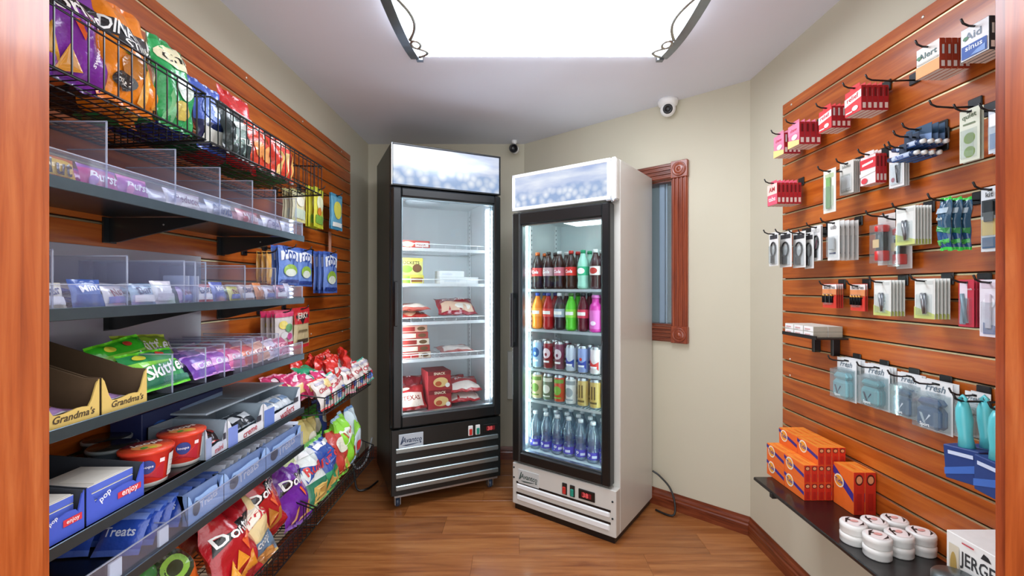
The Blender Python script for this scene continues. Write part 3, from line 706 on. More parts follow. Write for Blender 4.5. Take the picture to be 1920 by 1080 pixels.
# ------------------------------------------------------------------ black shelves on the left panel
shm = C('#5d6a72', 'metal'); shd = C('#15181a', 'black'); XF = -.857
SH = [1.565, 1.318, 1.094, .878, .728]          # deck heights
SY0, SY1 = .80, 1.783
nm = ['topmost', 'second', 'third', 'fourth', 'lowest']; holds = ['candy bars', 'wrapped white and blue bars', 'cookie trays and candy bags', 'cereal cups and snack trays', 'blue cereal treat packets']
for i, z in enumerate(SH):
    r = thing('display_shelf', f'black metal shelf, {nm[i]} of five, holding {holds[i]}', 'shelf', (XF, SY0, z), group='black metal shelves on the slatted panel')
    d = SL - XF
    m = M().box((0, 0, -.02), (.0035, SY1 - SY0, .004), shm, .001).box((-.02, 0, -.0035), (.0, SY1 - SY0, 0), shd)
    m.box((d + .004, 0, -.0035), (-.001, SY1 - SY0, 0), shd)
    obj('deck', m, r)
    for y in (.456, .93):
        P = [(d + .001, -.006), (-.02, -.006), (-.02, -.018), (d + .10, -.058), (d + .03, -.075), (d + .001, -.075)]
        b = obj('bracket', M().prism(P, y - .004, y + .004, shd, Matrix.Identity(4)).box((d + .001, y - .02, -.078), (d + .006, y + .02, -.006), shd), r)
        if i < 3: obj('peg_hole', M().lathe([(.003, 0), (.001, .001)], C('#b9bdbb', 'metal'), 8, T=Matrix.Translation((d + .16, y - .004, -.026)) @ Matrix.Rotation(PI / 2, 4, 'X')), b)
    if i != 3:
        h = [.056, .05, .05, 0, .055][i]; y0 = [0, 0, .55, 0, 0][i]
        f = obj('front_guard', M().box((-.006, y0, .001), (-.003, SY1 - SY0, h), acry), r)
        obj('edge', M().box((-.0064, y0, h - .002), (-.0026, SY1 - SY0, h), acry_edge).box((-.0064, SY1 - SY0 - .003, 0), (-.0026, SY1 - SY0, h), acry_edge), f)
        ys = [[.02, .14, .33, .50, .66, .80, .95], [.03, .19, .36, .40, .44, .62, .80], [.32, .44, .52, .60, .66, .72, .82], [], [.3]][i]
        for y in ys:
            h2 = [.15, .115, .10, 0, .05][i]; g = obj('divider', M().box((d + .012, y - .001, .001), (-.012, y + .001, h2), acry), r)
            obj('edge', M().box((d + .012, y - .0013, h2 - .0025), (-.012, y + .0013, h2), acry_edge).box((-.0145, y - .0013, .001), (-.012, y + .0013, h2), acry_edge), g)
mist = clear('frosted_sheet', '#ffffff', .2, .55, '#cfcbdc', .15)
for i, (a, b) in enumerate(((1.335, 1.475), (1.11, 1.285))):
    tag(obj('backing_sheet', M().box((SL + .002, .80, a), (SL + .005, 1.62, b), mist, .001)), ('greyish clear backing sheet behind the white wrapped bars', 'greyish clear backing sheet behind the cookie trays')[i], 'plastic sheet')

# ------------------------------------------------------------------ wire baskets
bw = C('#17181b', 'wire')
def basket(label, y0, y1, xf, zf, zb, hf, hb):
    """wire bin hung on the slats: front bottom zf, back bottom zb, front and back heights"""
    B = thing('wire_basket', label, 'basket', (0, 0, 0), group='black wire baskets on the slatted panel')
    xb = SL + .012
    m = M(); R = .0032
    m.tube([(xb, y0, zb + hb), (xf, y0, zf + hf), (xf, y1, zf + hf), (xb, y1, zb + hb), (xb, y0, zb + hb)], R, bw, 6)
    m.tube([(xb, y0, zb), (xf, y0, zf), (xf, y1, zf), (xb, y1, zb), (xb, y0, zb)], R, bw, 6)
    m.tube([(xf, y0, zf + hf - .012), (xf, y1, zf + hf - .012)], .0022, bw, 6)
    obj('rim', m, B)
    n = max(6, int((y1 - y0) / .033)); m = M()
    for k in range(n + 1):
        y = y0 + (y1 - y0) * k / n; m.tube([(xf, y, zf), (xf, y, zf + hf)], .0017, bw, 4)
    obj('front_grid', m, B)['kind'] = 'stuff'
    m = M(); nb = int((y1 - y0) / .02)
    for k in range(nb + 1):
        y = y0 + (y1 - y0) * k / nb; m.tube([(xb, y, zb), (xf, y, zf)], .0014, bw, 4)
    for k in range(1, 8):
        t = k / 8; m.tube([(xb + (xf - xb) * t, y0, zb + (zf - zb) * t), (xb + (xf - xb) * t, y1, zb + (zf - zb) * t)], .0017, bw, 4)
    obj('bottom_grid', m, B)['kind'] = 'stuff'
    for y, s in ((y0, 'a'), (y1, 'b')):
        m = M()
        for k in range(1, 8):
            t = k / 8; x = xb + (xf - xb) * t; m.tube([(x, y, zb + (zf - zb) * t), (x, y, zb + hb + (zf + hf - zb - hb) * t)], .0016, bw, 4)
        obj('side_grid', m, B)
    for y in (y0 + .06, y1 - .06): obj('hook', M().box((SL + .001, y - .012, zb + hb - .03), (SL + .012, y + .012, zb + hb + .02), bw, .002), B)
    return B
basket('black wire basket holding the purple and orange chip bags, topmost row', .79, 1.224, -.86, 1.77, 1.755, .127, .15)
basket('black wire basket holding the red chip bags, topmost row by the first', 1.243, 1.955, -.86, 1.77, 1.755, .127, .15)
basket('black wire basket heaped with small candy bags, beside the fourth shelf', 1.99, 2.62, -.862, .79, .78, .075, .12)
basket('low black wire bin of big red and purple chip bags', .92, 1.755, -.80, .41, .40, .07, .22)
basket('low black wire bin of green and blue chip bags near the freezer', 1.775, 2.48, -.80, .41, .40, .07, .22)

# ------------------------------------------------------------------ chip bags
def chip(label, y, x, z, W, H, D, tilt, cols, prints, yaw=90, roll=0, crump=1.35, cat='chip bag', name='chip_bag', group='chip bags in the wire baskets'):
    return bag(name, label, cat, W, H, D, cols, prints, group, (x, y, z), rt(tilt, yaw, roll), crump=crump)
dor = lambda c: [('p', [(.02, .47), (.98, .62), (.9, .78), (.5, .72), (.1, .64)], '#1c1416'), ('t', 'Doritos', .5, .64, .84, '#f6f2ee', .12), ('p', [(.42, .5), (.66, .58), (.56, .36)], '#e8612c'), ('p', [(.47, .52), (.6, .56), (.55, .42)], c)]
tri = lambda a, b: [('p', [(.12, .1), (.42, .12), (.28, .34)], a), ('p', [(.45, .06), (.8, .14), (.6, .36)], b), ('p', [(.3, .2), (.55, .28), (.36, .42)], b)]
chip('big purple tortilla chip bag with white lettering, topmost basket', .895, -.915, 1.775, .185, .235, .09, 8, ('#7a2a9a', '#5c1c80'), dor('#7a2a9a') + [('p', [(.06, .1), (.36, .12), (.22, .4)], '#e2a83c'), ('p', [(.35, .05), (.6, .1), (.45, .3)], '#d8963a'), ('t', 'sweet chili', .72, .34, .4, '#f3e6f6', 1.4)])
chip('second purple tortilla chip bag behind the first, topmost basket', .87, -1.04, 1.775, .185, .30, .09, 6, ('#6d2590', '#51197a'), dor('#7a2a9a'))
din = [('r', .02, .60, .98, .74, '#23262b'), ('t', 'DINAMITA', .5, .68, .9, '#eef0ee', 0, 0, 1.5), ('r', .25, .52, .98, .60, '#2c2e30'), ('t', 'STICKS', .62, .56, .6, '#f4f4f0'), ('p', [(.25, .47), (.6, .44), (.75, .38), (.5, .42)], '#4f8f3a'), ('e', .42, .35, .2, .1, '#b8742c'), ('e', .3, .2, .2, .08, '#2b2624'), ('t', 'rolled', .3, .2, .28, '#f2e8da'), ('p', [(.55, .06), (.72, .06), (.8, .4), (.66, .4)], '#f6b04a'), ('p', [(.78, .06), (.9, .08), (.96, .36), (.86, .38)], '#f3a43c')]
chip('orange chip stick bag with black lettering, front of topmost basket', 1.03, -.90, 1.775, .15, .25, .07, 9, ('#e8841a', '#dd7412'), din)
chip('second orange chip stick bag, behind the lettered one', 1.09, -1.0, 1.775, .16, .25, .07, 8, ('#e57d18', '#d86f10'), din)
chip('green puffed chip bag with white badge, end of topmost basket', 1.165, -.895, 1.775, .12, .235, .07, 8, ('#2fa85c', '#23904a'), [('e', .5, .78, .42, .13, '#f2ecc8'), ('t', 'Chile', .5, .78, .62, '#2a2a22', .1), ('e', .55, .45, .22, .13, '#e4f2e4'), ('e', .5, .2, .3, .1, '#d8c060'), ('p', [(.1, .05), (.35, .05), (.2, .4)], '#8ad8a0')])
chip('blue chip bag, nearest in the second topmost basket', 1.36, -.935, 1.775, .13, .215, .06, 8, ('#4a66c0', '#3a54ac', '#1c2650'), [('e', .5, .6, .34, .2, '#7f9ae0'), ('r', .1, .1, .9, .3, '#e0e0d6')])
chip('black and grey green kettle chip bag, second topmost basket', 1.42, -.888, 1.775, .13, .175, .06, 14, ('#2c3a3a', '#1d2728'), [('p', [(.15, .15), (.75, .1), (.85, .7), (.3, .75)], '#8aa098'), ('r', .25, .5, .8, .62, '#d5dcd6'), ('t', 'KETTLE', .5, .3, .6, '#eef0e8')])
chip('tall bright red chip bag, middle of the second topmost basket', 1.56, -.965, 1.775, .17, .27, .08, 8, ('#cc2a2c', '#b81f22'), [('p', [(.1, .5), (.95, .6), (.95, .75), (.1, .68)], '#f2e4e0'), ('e', .5, .3, .3, .14, '#e86a3a')])
chip('red and orange hot chip bag with white lettering, second topmost basket', 1.545, -.897, 1.775, .14, .17, .06, 12, ('#d8452c', '#3a3430'), [('t', 'SCORCHIN', .5, .78, .85, '#f6f2ea', 0, 0, 1.4), ('e', .35, .35, .2, .18, '#e8944a'), ('e', .7, .3, .18, .16, '#e8a05a')])
chip('red and cream hot chip bag at the end of second topmost basket', 1.71, -.897, 1.775, .15, .17, .06, 12, ('#d23a28', '#38302c'), [('t', 'SCORCHIN', .5, .8, .85, '#f4ead8', 0, 0, 1.4), ('p', [(.1, .05), (.3, .05), (.35, .6), (.2, .6)], '#e8c070'), ('p', [(.4, .05), (.56, .05), (.62, .6), (.48, .6)], '#ecd08a'), ('p', [(.7, .05), (.86, .05), (.9, .6), (.76, .6)], '#e8c070')])
for k, (y, c) in enumerate(((1.28, '#2b3a8c'), (1.40, '#1f5a34'), (1.52, '#b02a2c'), (1.64, '#24703a'), (1.76, '#2c7a44'), (1.87, '#2f8a4c'))):
    chip(f'{["navy", "dark green", "brick red", "forest green", "leaf green", "grass green"][k]} chip bag lying at the back of second topmost basket', y, -1.135, 1.80, .12, .16, .05, 82, (c, c), [('e', .5, .5, .3, .25, '#e0e4da')], group='chip bags lying in the topmost baskets', yaw=-90)
for k, (y, c) in enumerate(((.93, '#d8692a'), (1.05, '#2c2420'), (1.15, '#2f8a4c'))):
    chip(f'{["orange", "black", "mid green"][k]} chip bag lying at the back of the first topmost basket', y, -1.135, 1.80, .13, .16, .05, 82, (c, c), [], group='chip bags lying in the topmost baskets', yaw=-90)
# bottom bins: front row leans out over the rim, more bags behind
lay = [('e', .5, .66, .4, .15, '#f0d24a'), ('t', "Lay's", .5, .66, .5, '#c22a2a'), ('p', [(.1, .08), (.9, .08), (.7, .36), (.3, .36)], '#e6c870')]
ruf = [('p', [(.04, .4), (.96, .46), (.96, .76), (.04, .70)], '#2c4a9c'), ('t', 'Ruffles', .5, .6, .84, '#d23a3a', .08, .15), ('p', [(.1, .06), (.9, .06), (.8, .3), (.2, .3)], '#d8b060'), ('r', .05, .82, .95, .9, '#f2f2f2')]
G1 = 'chip bags in the low wire bins'
chip('green and yellow chip bag lying nearest in the low bin', 1.08, -0.932, 0.51, .2, .25, .09, 38, ('#3d8a3c', '#c8d64a'), lay, 80, 10, group=G1)
chip('orange and black spiral chip bag in the low bin', 1.215, -0.907, 0.45, .19, .25, .09, 30, ('#d8641c', '#2a211c'), [('e', .55, .55, .3, .2, '#2f3a24'), ('e', .55, .55, .22, .14, '#8fc04a'), ('e', .55, .55, .12, .08, '#2f3a24'), ('p', [(.05, .1), (.5, .06), (.3, .3)], '#2a211c')], 85, -4, group=G1)
dred = dor('#e8612c') + tri('#f0a83c', '#e8952c')
chip('big red tortilla chip bag with white lettering, front of low bin', 1.375, -0.855, 0.43, .185, .265, .11, 24, ('#b01a24', '#8c121c'), dred, 82, 5, group=G1)
chip('cream corn chip bag with red lettering between two red bags', 1.50, -0.857, 0.41, .17, .26, .09, 20, ('#e8cf98', '#d8b878', '#7f98ae'), [('p', [(.04, .5), (.96, .62), (.9, .84), (.08, .76)], '#f4ead8'), ('t', 'Fritos', .5, .68, .8, '#c03038', .1, .15), ('r', .1, .26, .9, .4, '#6f8aa6'), ('t', 'scoops', .5, .33, .6, '#f0f0ec'), ('e', .5, .14, .35, .1, '#c88a4a')], 84, -8, group=G1)
chip('red tortilla chip bag standing behind the cream corn chip bag', 1.60, -0.887, 0.46, .19, .28, .1, 16, ('#b41c24', '#94141c'), dor('#e8612c') + tri('#c8843c', '#b8742c'), 88, -6, group=G1)
chip('purple tortilla chip bag with white lettering, far end of low bin', 1.77, -0.874, 0.41, .2, .27, .1, 22, ('#6a1f96', '#9a6ac8'), dor('#7a2a9a') + [('p', [(.55, .05), (.85, .1), (.7, .3)], '#c88a4a'), ('p', [(.25, .05), (.5, .07), (.36, .26)], '#b8783a')], 86, 10, group=G1)
for k, (y, x, z, c, s, d) in enumerate(((1.22, -1.03, .47, '#4a8a34', '#b8c44a', 'olive green'), (1.36, -1.02, .48, '#7a1418', '#5c0e12', 'dark maroon'), (1.49, -1.0, .50, '#6b1218', '#4a0c10', 'deep wine red'), (1.63, -1.0, .48, '#7a3aa8', '#a884d0', 'violet'), (1.10, -1.05, .46, '#c8a24a', '#a8843a', 'mustard yellow'))):
    chip(f'{d} chip bag half hidden in the rear row of low bin', y, x - .02, z + .02, .18, .25, .08, 8, (c, s), [('e', .5, .6, .3, .15, '#e8e0c8')], 90 + random.uniform(-9, 9), random.uniform(-10, 10), group=G1)
chip('blue and white ridged chip bag with red lettering beside purple bag', 1.93, -0.862, 0.42, .17, .26, .09, 20, ('#dfe6e2', '#8fd07a', '#2f7a5c'), ruf, 88, 4, group=G1)
chip('second blue ridged chip bag with red lettering, closer to the freezer', 2.07, -0.857, 0.42, .17, .26, .09, 18, ('#2f52a4', '#7ac85a', '#3a9c6a'), ruf, 90, -4, group=G1)
chip('red and lime ridged chip bag near the end of the low bin', 2.20, -0.862, 0.43, .15, .24, .08, 18, ('#c03a30', '#8fdc4a'), [('e', .5, .6, .36, .16, '#e8e4d0'), ('p', [(.1, .08), (.9, .1), (.6, .34)], '#e0b860')], 92, 6, group=G1)
chip('lime green and white chip bag at the end of low bin', 2.31, -0.862, 0.44, .16, .27, .09, 16, ('#8fd838', '#a8c8e8'), [('p', [(.1, .45), (.95, .5), (.9, .8), (.1, .74)], '#eef2e4'), ('t', "Lay's", .5, .62, .6, '#c03030', .1), ('e', .6, .22, .2, .1, '#c83a34')], 94, -5, group=G1)
chip('pale blue and lime chip bag, last in the low bin', 2.43, -0.882, 0.44, .14, .27, .08, 10, ('#cfe0e8', '#7aa4d8'), [('p', [(.1, .4), (.9, .4), (.8, .8), (.2, .75)], '#96d84a'), ('e', .5, .2, .2, .1, '#d23a3a')], 96, 3, group=G1)
for k, (y, x, z, c, s, d) in enumerate(((1.84, -1.0, .46, '#3fae3c', '#2a8a2c', 'bright green'), (1.97, -1.0, .47, '#4aba44', '#38a034', 'grass green'), (2.06, -.94, .49, '#e8d88a', '#cfc070', 'butter yellow'), (2.14, -1.03, .49, '#d2622a', '#b04c1c', 'burnt orange'), (2.24, -1.0, .50, '#4ab83c', '#37982c', 'emerald green'), (2.36, -1.02, .51, '#4a62c0', '#7a92e0', 'royal blue'), (1.90, -.92, .44, '#c8d8a0', '#a6c06a', 'pale green'))):
    chip(f'{d} chip bag poking up in the rear row of the far low bin', y, x - .02, z + .02, .15, .24, .07, 8, (c, s), [('e', .5, .6, .3, .15, '#f0ecd8')], 90 + random.uniform(-10, 10), random.uniform(-12, 12), group=G1)
# candy basket
G2 = 'small candy bags heaped in the wire basket'
for k in range(9):
    y = 2.06 + .075 * k; a = ['white hard candy bag with red lettering', 'white mint bag with pink lettering', 'pearl white candy bag with teal corner'][k % 3]
    chip(f'{ORN[k]} small bag along the candy basket rim, {a}', y, -.875 - .012 * (k % 2), .80, .11, .15, .05, 24 + 6 * (k % 2), ('#e6dcd4', ['#e0484a', '#e8a0b0', '#5ab8a0'][k % 3]), [('t', ['Cherry', 'Mints', 'Candy'][k % 3], .5, .6, .8, '#c02a3a', .2), ('e', .4, .25, .22, .13, ['#5a78c8', '#d8484a', '#6a8ad8'][k % 3]), ('e', .72, .3, .14, .1, ['#3f9a5a', '#3a4ab0', '#d84a5a'][k % 3]), ('r', .1, .78, .9, .86, '#c8c0d0')], 86, 10 * math.sin(k * 2.1), 1.5, 'candy bag', 'candy_bag', G2)
for k in range(8):
    y = 2.16 + .058 * k
    chip(f'{ORN[k]} of the bright red twisted candy bags heaped at the back', y, -.99 + .06 * (k % 3 - 1), .875 + .012 * (k % 2), .1, .13, .05, 14, ('#d22a22', '#e2402c'), [('e', .5, .45, .25, .12, '#f0e0d8')], 90 + 30 * math.sin(k * 3), 25 * math.sin(k * 1.7), 2.2, 'candy bag', 'candy_bag', G2)
for k in range(5):
    chip(f'{ORN[k]} of the hot pink and yellow candy bags at the near end', 2.01 + .03 * k, -1.05 + .038 * k, .85, .11, .14, .05, 40, ('#e0437a', '#f0a0b8'), [('r', .1, .2, .9, .5, '#f2d28a'), ('e', .5, .7, .3, .1, '#f4e6ea')], 80, 12 * math.sin(k * 2), 1.5, 'candy bag', 'candy_bag', G2)
for k, y in enumerate((2.15, 2.50)):
    chip(('green and white candy bag laid over the pink ones', 'teal topped white candy bag at the far end of the heap')[k], y, -.95, .915, .12, .13, .04, 62, (('#2fa070', '#f0f0ec')[k], '#3fb890'), [('r', .1, .1, .9, .35, '#e8f0ec')], 84, 0, 1, 'candy bag', 'candy_bag', G2)
# ------------------------------------------------------------------ goods on the black shelves
def bar(label, y, x, z, L, H, D, cols, prints, tilt=10, group='wrapped candy on the topmost shelf', name='candy_bar', yaw=90):
    return bag(name, label, 'candy', L, H, D, cols, prints, group, (x, y, z + .001), rt(tilt, yaw), 10, 6, .5)
z = SH[0]; G = 'wrapped candy on the topmost shelf'
row = [(.845, .10, '#e6c04a', '#c8682c', 'yellow and orange wrapped candy pack', 'Nut', '#3a3434'), (.945, .09, '#c84a9a', '#9a5ab8', 'magenta chewy candy pack with white lettering', 'Burst', '#fbf4fa'), (1.03, .08, '#b04ab0', '#e07ac0', 'violet and pink chewy candy pack', 'Burst', '#fbf4fa'),
       (1.185, .13, '#dcd6dc', '#b8a8b8', 'white candy bar with grey lettering', 'Reduced', '#7a4a6a'), (1.33, .12, '#cfd2da', '#9aa2b8', 'silver candy bar beside a clear divider', 'Mints', '#4a5a8a'), (1.47, .12, '#d8a0a4', '#b84a54', 'pale red candy bar with white lettering', 'Wafer', '#f8f0f0'), (1.61, .12, '#e4e2ea', '#c0b8cc', 'white and lilac candy bar near shelf end', 'Cocoa', '#8a7aa8'), (1.72, .09, '#e8e8ee', '#c8ccd8', 'plain white candy bar at shelf end', 'Milk', '#a0a0b4')]
for (y, L, c, s, d, t, tc) in row:
    for k in range(2):
        bar(f'{d}, {("front", "back")[k]} of its pair on topmost shelf', y, -.885 - .05 * k, z, L, .052, .026, (c, s), [('t', t, .5, .5, .7, tc, .0, .2), ('e', .2, .3, .1, .2, s)] if k == 0 else [], 14)
for k in range(4):
    o = tag(obj('candy_box', M().box((-.03, -.045, 0), (.03, .045, .05), C('#c8404a'), .001, cols={'+x': C('#d85a54')})), f'red candy carton {("nearest the doorway", "second along", "third along", "beside first tall divider")[k]} behind topmost shelf packs', 'candy', 'red cartons on the topmost shelf')
    o.location = (-1.0, .845 + .094 * k, z + .001)
z = SH[1]; G = 'wrapped bars on the second shelf'
cols = [('#ece6d6', '#d0c8b4', 'cream'), ('#5a7ac0', '#3a58a0', 'mid blue'), ('#e8e4e4', '#c8c0c8', 'white'), ('#a8c0d8', '#7a98b8', 'pale blue'), ('#eceaf0', '#d0ccd8', 'bright white'), ('#c0a8d0', '#9a84b8', 'lilac'), ('#e6dcdc', '#c84a54', 'white and red'), ('#7f8ac8', '#5a64a8', 'indigo'), ('#e0dc8a', '#c8c25a', 'lemon yellow'), ('#d8c0b8', '#b89a90', 'beige'), ('#e09a6a', '#c87a44', 'apricot'), ('#e6e4ee', '#c8c4d4', 'pearl'), ('#d8a8b8', '#b87a90', 'rose'), ('#dedce8', '#bab6c8', 'silvery')]
for i, (c, s, d) in enumerate(cols):
    y = .84 + i * .068
    for k in range(3):
        hz = (0, .023, 0)[k]; up = k == 2
        bar(f'{d} wrapped bar, {("lower flat one", "upper flat one", "upright front one")[k]} of {ORN[i]} pile on second shelf', y + .006 * math.sin(i * 3 + k * 2), -.905 - .012 * k if not up else -.879, z + hz + (.011 if not up else .001), .066 if not up else .062, .14 if not up else (.052, .06, .046)[i % 3], .028 if not up else .02, (c, s),
            [('r', .08, .12, .92, .42, ('#f4f2f4', s, '#6f78b8')[i % 3]), ('t', ('Bar', 'Mint', 'Nut')[i % 3], .5, .65, .6, ('#4a4a78', '#f6f4f8', '#8a3a4a')[i % 3], .15)] if up else [('r', .15, .3, .85, .55, '#f4f4f8')] if k else [], 88 if not up else 16, G, yaw=90 + (10 * math.sin(i * 4) if up else 0))
for k in range(4):   # spare clear dividers standing together
    y = 1.165 + .018 * k
    tag(obj('spare_divider', M().box((-.93, y, z + .001), (-.875, y + .002, z + .075), acry_edge, .0005)), f'{ORN[k]} of four spare clear dividers standing together among the bars', 'divider', 'spare clear dividers')
# cookie trays
kraft = '#6a5238'; z = SH[2]
def tray(label, y0, y1, x0, x1, z, hf, hb, outc, inc, txt, prints=(), name='display_tray', lowf=.35, group=None):
    """open carton: x1 front, x0 back; side walls slope up to the back, front has a dipped edge"""
    T = tag(obj(name, M().box((x0, y0, z + .001), (x1, y1, z + .004), C(inc, 'board'))), label, 'display tray', group)
    oc, ic = C(outc), C(inc, 'board'); th = .003
    for y in (y0, y1 - th):
        P = [(x0, z + .004), (x1, z + .004), (x1, z + hf), (x1 - .03, z + hf * 1.02), (x0, z + hb)]
        obj('side_panel', M().prism(P, y, y + th, ic if True else oc, Matrix.Identity(4)), T)
    obj('back_panel', M().box((x0, y0, z + .004), (x0 + th, y1, z + hb), ic), T)
    Lw = y1 - y0; R = Matrix.Translation((x1, 0, 0)) @ Matrix.Rotation(PI / 2, 4, 'Z')
    P = [(y0, z + .001), (y1, z + .001), (y1, z + hf), (y1 - .05 * Lw, z + hf * .9), (y1 - .14 * Lw, z + hf * .5)]
    P += [(y0 + Lw * (.8 - .6 * k / 6), z + hf * (lowf + .03 * math.sin(k))) for k in range(7)] + [(y0 + .14 * Lw, z + hf * .5), (y0 + .05 * Lw, z + hf * .9), (y0, z + hf)]
    fp = obj('front_panel', M().prism(P, -.0015, .0015, oc, R), T)
    obj('lettering', M().prints(plane((x1 + .0018, y0, z), (0, Lw, 0), (0, 0, hf)), list(prints) + ([('t', txt[0], .55, txt[2] if len(txt) > 2 else .22, .72, txt[1], 0, .25)] if txt else []), Lw, hf), fp)
    return T
for k, (a, b) in enumerate(((.803, .918), (.924, 1.036))):
    tray(('tan cookie tray, the emptier one nearest the doorway', 'tan cookie tray between the other cookie tray and green candy bags')[k], a, b, -1.12, -.866, z, .078, .15, '#d9b968', '#5f4a34', ("Grandma's", '#4a3a2a'))
    for q in range(3):
        chip(('purple topped', 'silver', 'brown')[q] + f' wrapped cookie lying in the {("emptier", "fuller")[k]} cookie tray', (a + b) / 2, -.90 - .075 * q, z + .018, .085, .08, .02, 84, (('#a884b8', '#b9bcc0', '#8a5a3c')[q], '#d8d4d8'), [('e', .5, .5, .3, .3, '#7a5238')], 90, 0, .6, 'cookie packet', 'cookie_packet', 'wrapped cookies in the trays')
sk = [('p', [(.03, .5), (.97, .56), (.97, .62), (.03, .7)], '#8fdc4a'), ('t', 'Skittles', .55, .42, .8, '#fafaf6', .12, .15), ('e', .25, .8, .1, .08, '#e8e24a'), ('e', .6, .82, .08, .07, '#d84a3a'), ('r', .05, .08, .95, .2, '#2f7a5c')]
G = 'candy bags on the third shelf'
chip('big green sour candy bag with white lettering, front of third shelf', 1.135, -.895, z + .012, .17, .11, .045, 34, ('#3aa05a', '#6fe02c'), sk, 90, 0, .7, 'candy bag', 'candy_bag', G)
chip('bright green sour candy bag propped behind the lettered one', 1.13, -.96, z + .03, .15, .12, .05, 30, ('#3fc02c', '#6fe02c'), sk, 90, -8, .7, 'candy bag', 'candy_bag', G)
chip('third green candy bag with colourful dots at the back', 1.23, -1.0, z + .04, .18, .11, .05, 30, ('#9ac83c', '#c8dc4a'), [('t', 'Skittles', .5, .6, .8, '#fafaf6'), ('e', .3, .3, .1, .1, '#d84a3a'), ('e', .7, .3, .1, .1, '#e8c03a')], 90, 4, .7, 'candy bag', 'candy_bag', G)
for k, (c, s, d) in enumerate((('#7a4ab0', '#c88ad8', 'purple'), ('#a85ab8', '#e0a8e0', 'orchid'), ('#d86a9a', '#f0b0c8', 'rose pink'), ('#d8584a', '#e88a6a', 'coral red'), ('#e0a890', '#f0cdb8', 'peach'), ('#d8c8d8', '#ece2ec', 'pale lilac'), ('#c06a88', '#e0a8b8', 'dusky pink'))):
    y = 1.27 + k * .072
    for q in range(3):
        chip(f'{d} candy pack, {("front", "middle", "back")[q]} one of its lane on third shelf', y, -.885 - .062 * q, z + .012, .1, .075 + .006 * q, .03, 36, (c, s), [('r', .08, .3, .92, .6, s), ('t', 'Chew', .5, .45, .6, '#ffffff' if k < 4 else '#a04060', .1)], 90, 6 * math.sin(k + q), .8, 'candy bag', 'candy_bag', G)
# fourth shelf
z = SH[3]; G = 'pastry boxes in the blue trays'
for k, (a, b) in enumerate(((.803, .888), (.893, 1.03))):
    tray(('blue toaster pastry tray nearest the doorway', 'blue toaster pastry tray beside the red cereal cups')[k], a, b, -1.1, -.868, z, .078, .095, '#4a5fc8', '#3a3e46', None,
         [('t', 'pop', .30, .55, .20, '#eef0fa', .5), ('r', .5, .3, .93, .47, '#d83a44'), ('t', 'enjoy', .72, .38, .3, '#f6e4e4')], lowf=.6)
    for q in range(4):
        o = tag(obj('pastry_box', M().box((-.06, -.035 if k == 0 else -.055, 0), (.06, .035 if k == 0 else .055, .016), C('#d8d2c8'), .001, cols={'+x': C('#5a70d0'), '-y': C('#e4dccc')}).box((-.02, -.034, .0161), (.055, .034, .0168), C(('#c83a44', '#e8e2d6')[q % 2]))), f'{ORN[q]} flat toaster pastry packet counted up from the {("doorway", "inner")[k]} blue tray floor', 'pastry packet', G)
        o.location = (-.94, (a + b) / 2, z + .005 + q * .017)
def cup(label, x, y, z, r, H, body, lid, dark=False):
    t = thing('cereal_cup', label, 'cup', (x, y, z + .001), (0, 0, math.radians(14)))
    wh = C('#eceae4', 'plastic'); bc = C(body, 'plastic')
    obj('cup_body', M().lathe([(r * .78, 0), (r * .8, .008), (r * .82, .010), (r * .96, H - .01), (r, H - .008)], bc, 28, mats=[wh, wh, bc, bc]), t)
    obj('rim', M().lathe([(r * .97, H - .009), (r * 1.05, H - .008), (r * 1.06, H - .002), (r * 1.02, H)], C('#e0442c' if not dark else '#8a9294', 'plastic'), 28), t)
    lc = obj('lid', M().lathe([(r * 1.0, H - .001), (r * .98, H + .001), (.001, H + .001)], C(lid, 'foil'), 28), t)
    rr = lambda v: r * (.82 + .14 * v) * 1.012
    f = lambda u, v, off=0: Vector(((rr(v) + off) * math.cos((u - .5) * 3.4 - .7), (rr(v) + off) * math.sin((u - .5) * 3.4 - .7), .012 + (H - .024) * v))
    if not dark:
        obj('print', M().prints(f, [('p', [(.1, 0), (.6, 0), (.6, .7), (.3, .3)], '#b82030'), ('e', .38, .6, .1, .26, '#2c3a86'), ('t', 'loops', .38, .6, .15, '#e8e0ec'), ('r', .66, .05, .9, .9, '#d8d8d4'), ('r', .69, .2, .87, .22, '#8a8a8a'), ('r', .69, .4, .87, .42, '#8a8a8a'), ('r', .69, .6, .87, .62, '#8a8a8a'), ('r', .52, .7, .58, .85, '#f4dede')], r * 3.4, H, True), t)
        obj('lid_print', M().prints(plane((-r, -r, H + .0015), (2 * r, 0, 0), (0, 2 * r, 0)), [('e', .55, .4, .3, .2, '#f0a05a'), ('t', 'loops', .45, .65, .6, '#f6eee6', .9), ('e', .7, .35, .08, .08, '#d8c03a'), ('e', .55, .3, .07, .07, '#58a03a')], 2 * r, 2 * r), lc)
    return t
cup('red cereal cup with blue badge, the nearer of the two red ones', -.917, 1.098, z, .053, .088, '#d83428', '#e05030')
cup('red cereal cup with white panel, the farther of the two red ones', -.925, 1.225, z, .053, .088, '#d63a2c', '#e0583a')
cup('dark lidded grey cereal cup behind the nearer red cup', -1.03, 1.13, z, .05, .08, '#5a6670', '#2c2c2a', True)
cup('dark lidded grey cereal cup at the back by slatted panel', -1.10, 1.19, z, .05, .08, '#4a545e', '#24282a', True)
carton_o = tag(obj('snack_carton', M().box((-.045, -.17, 0), (.045, .17, .13), C('#1f2b5c'), .002, cols={'+z': C('#28344a')})), 'long navy blue snack carton lying at the back of fourth shelf', 'carton')
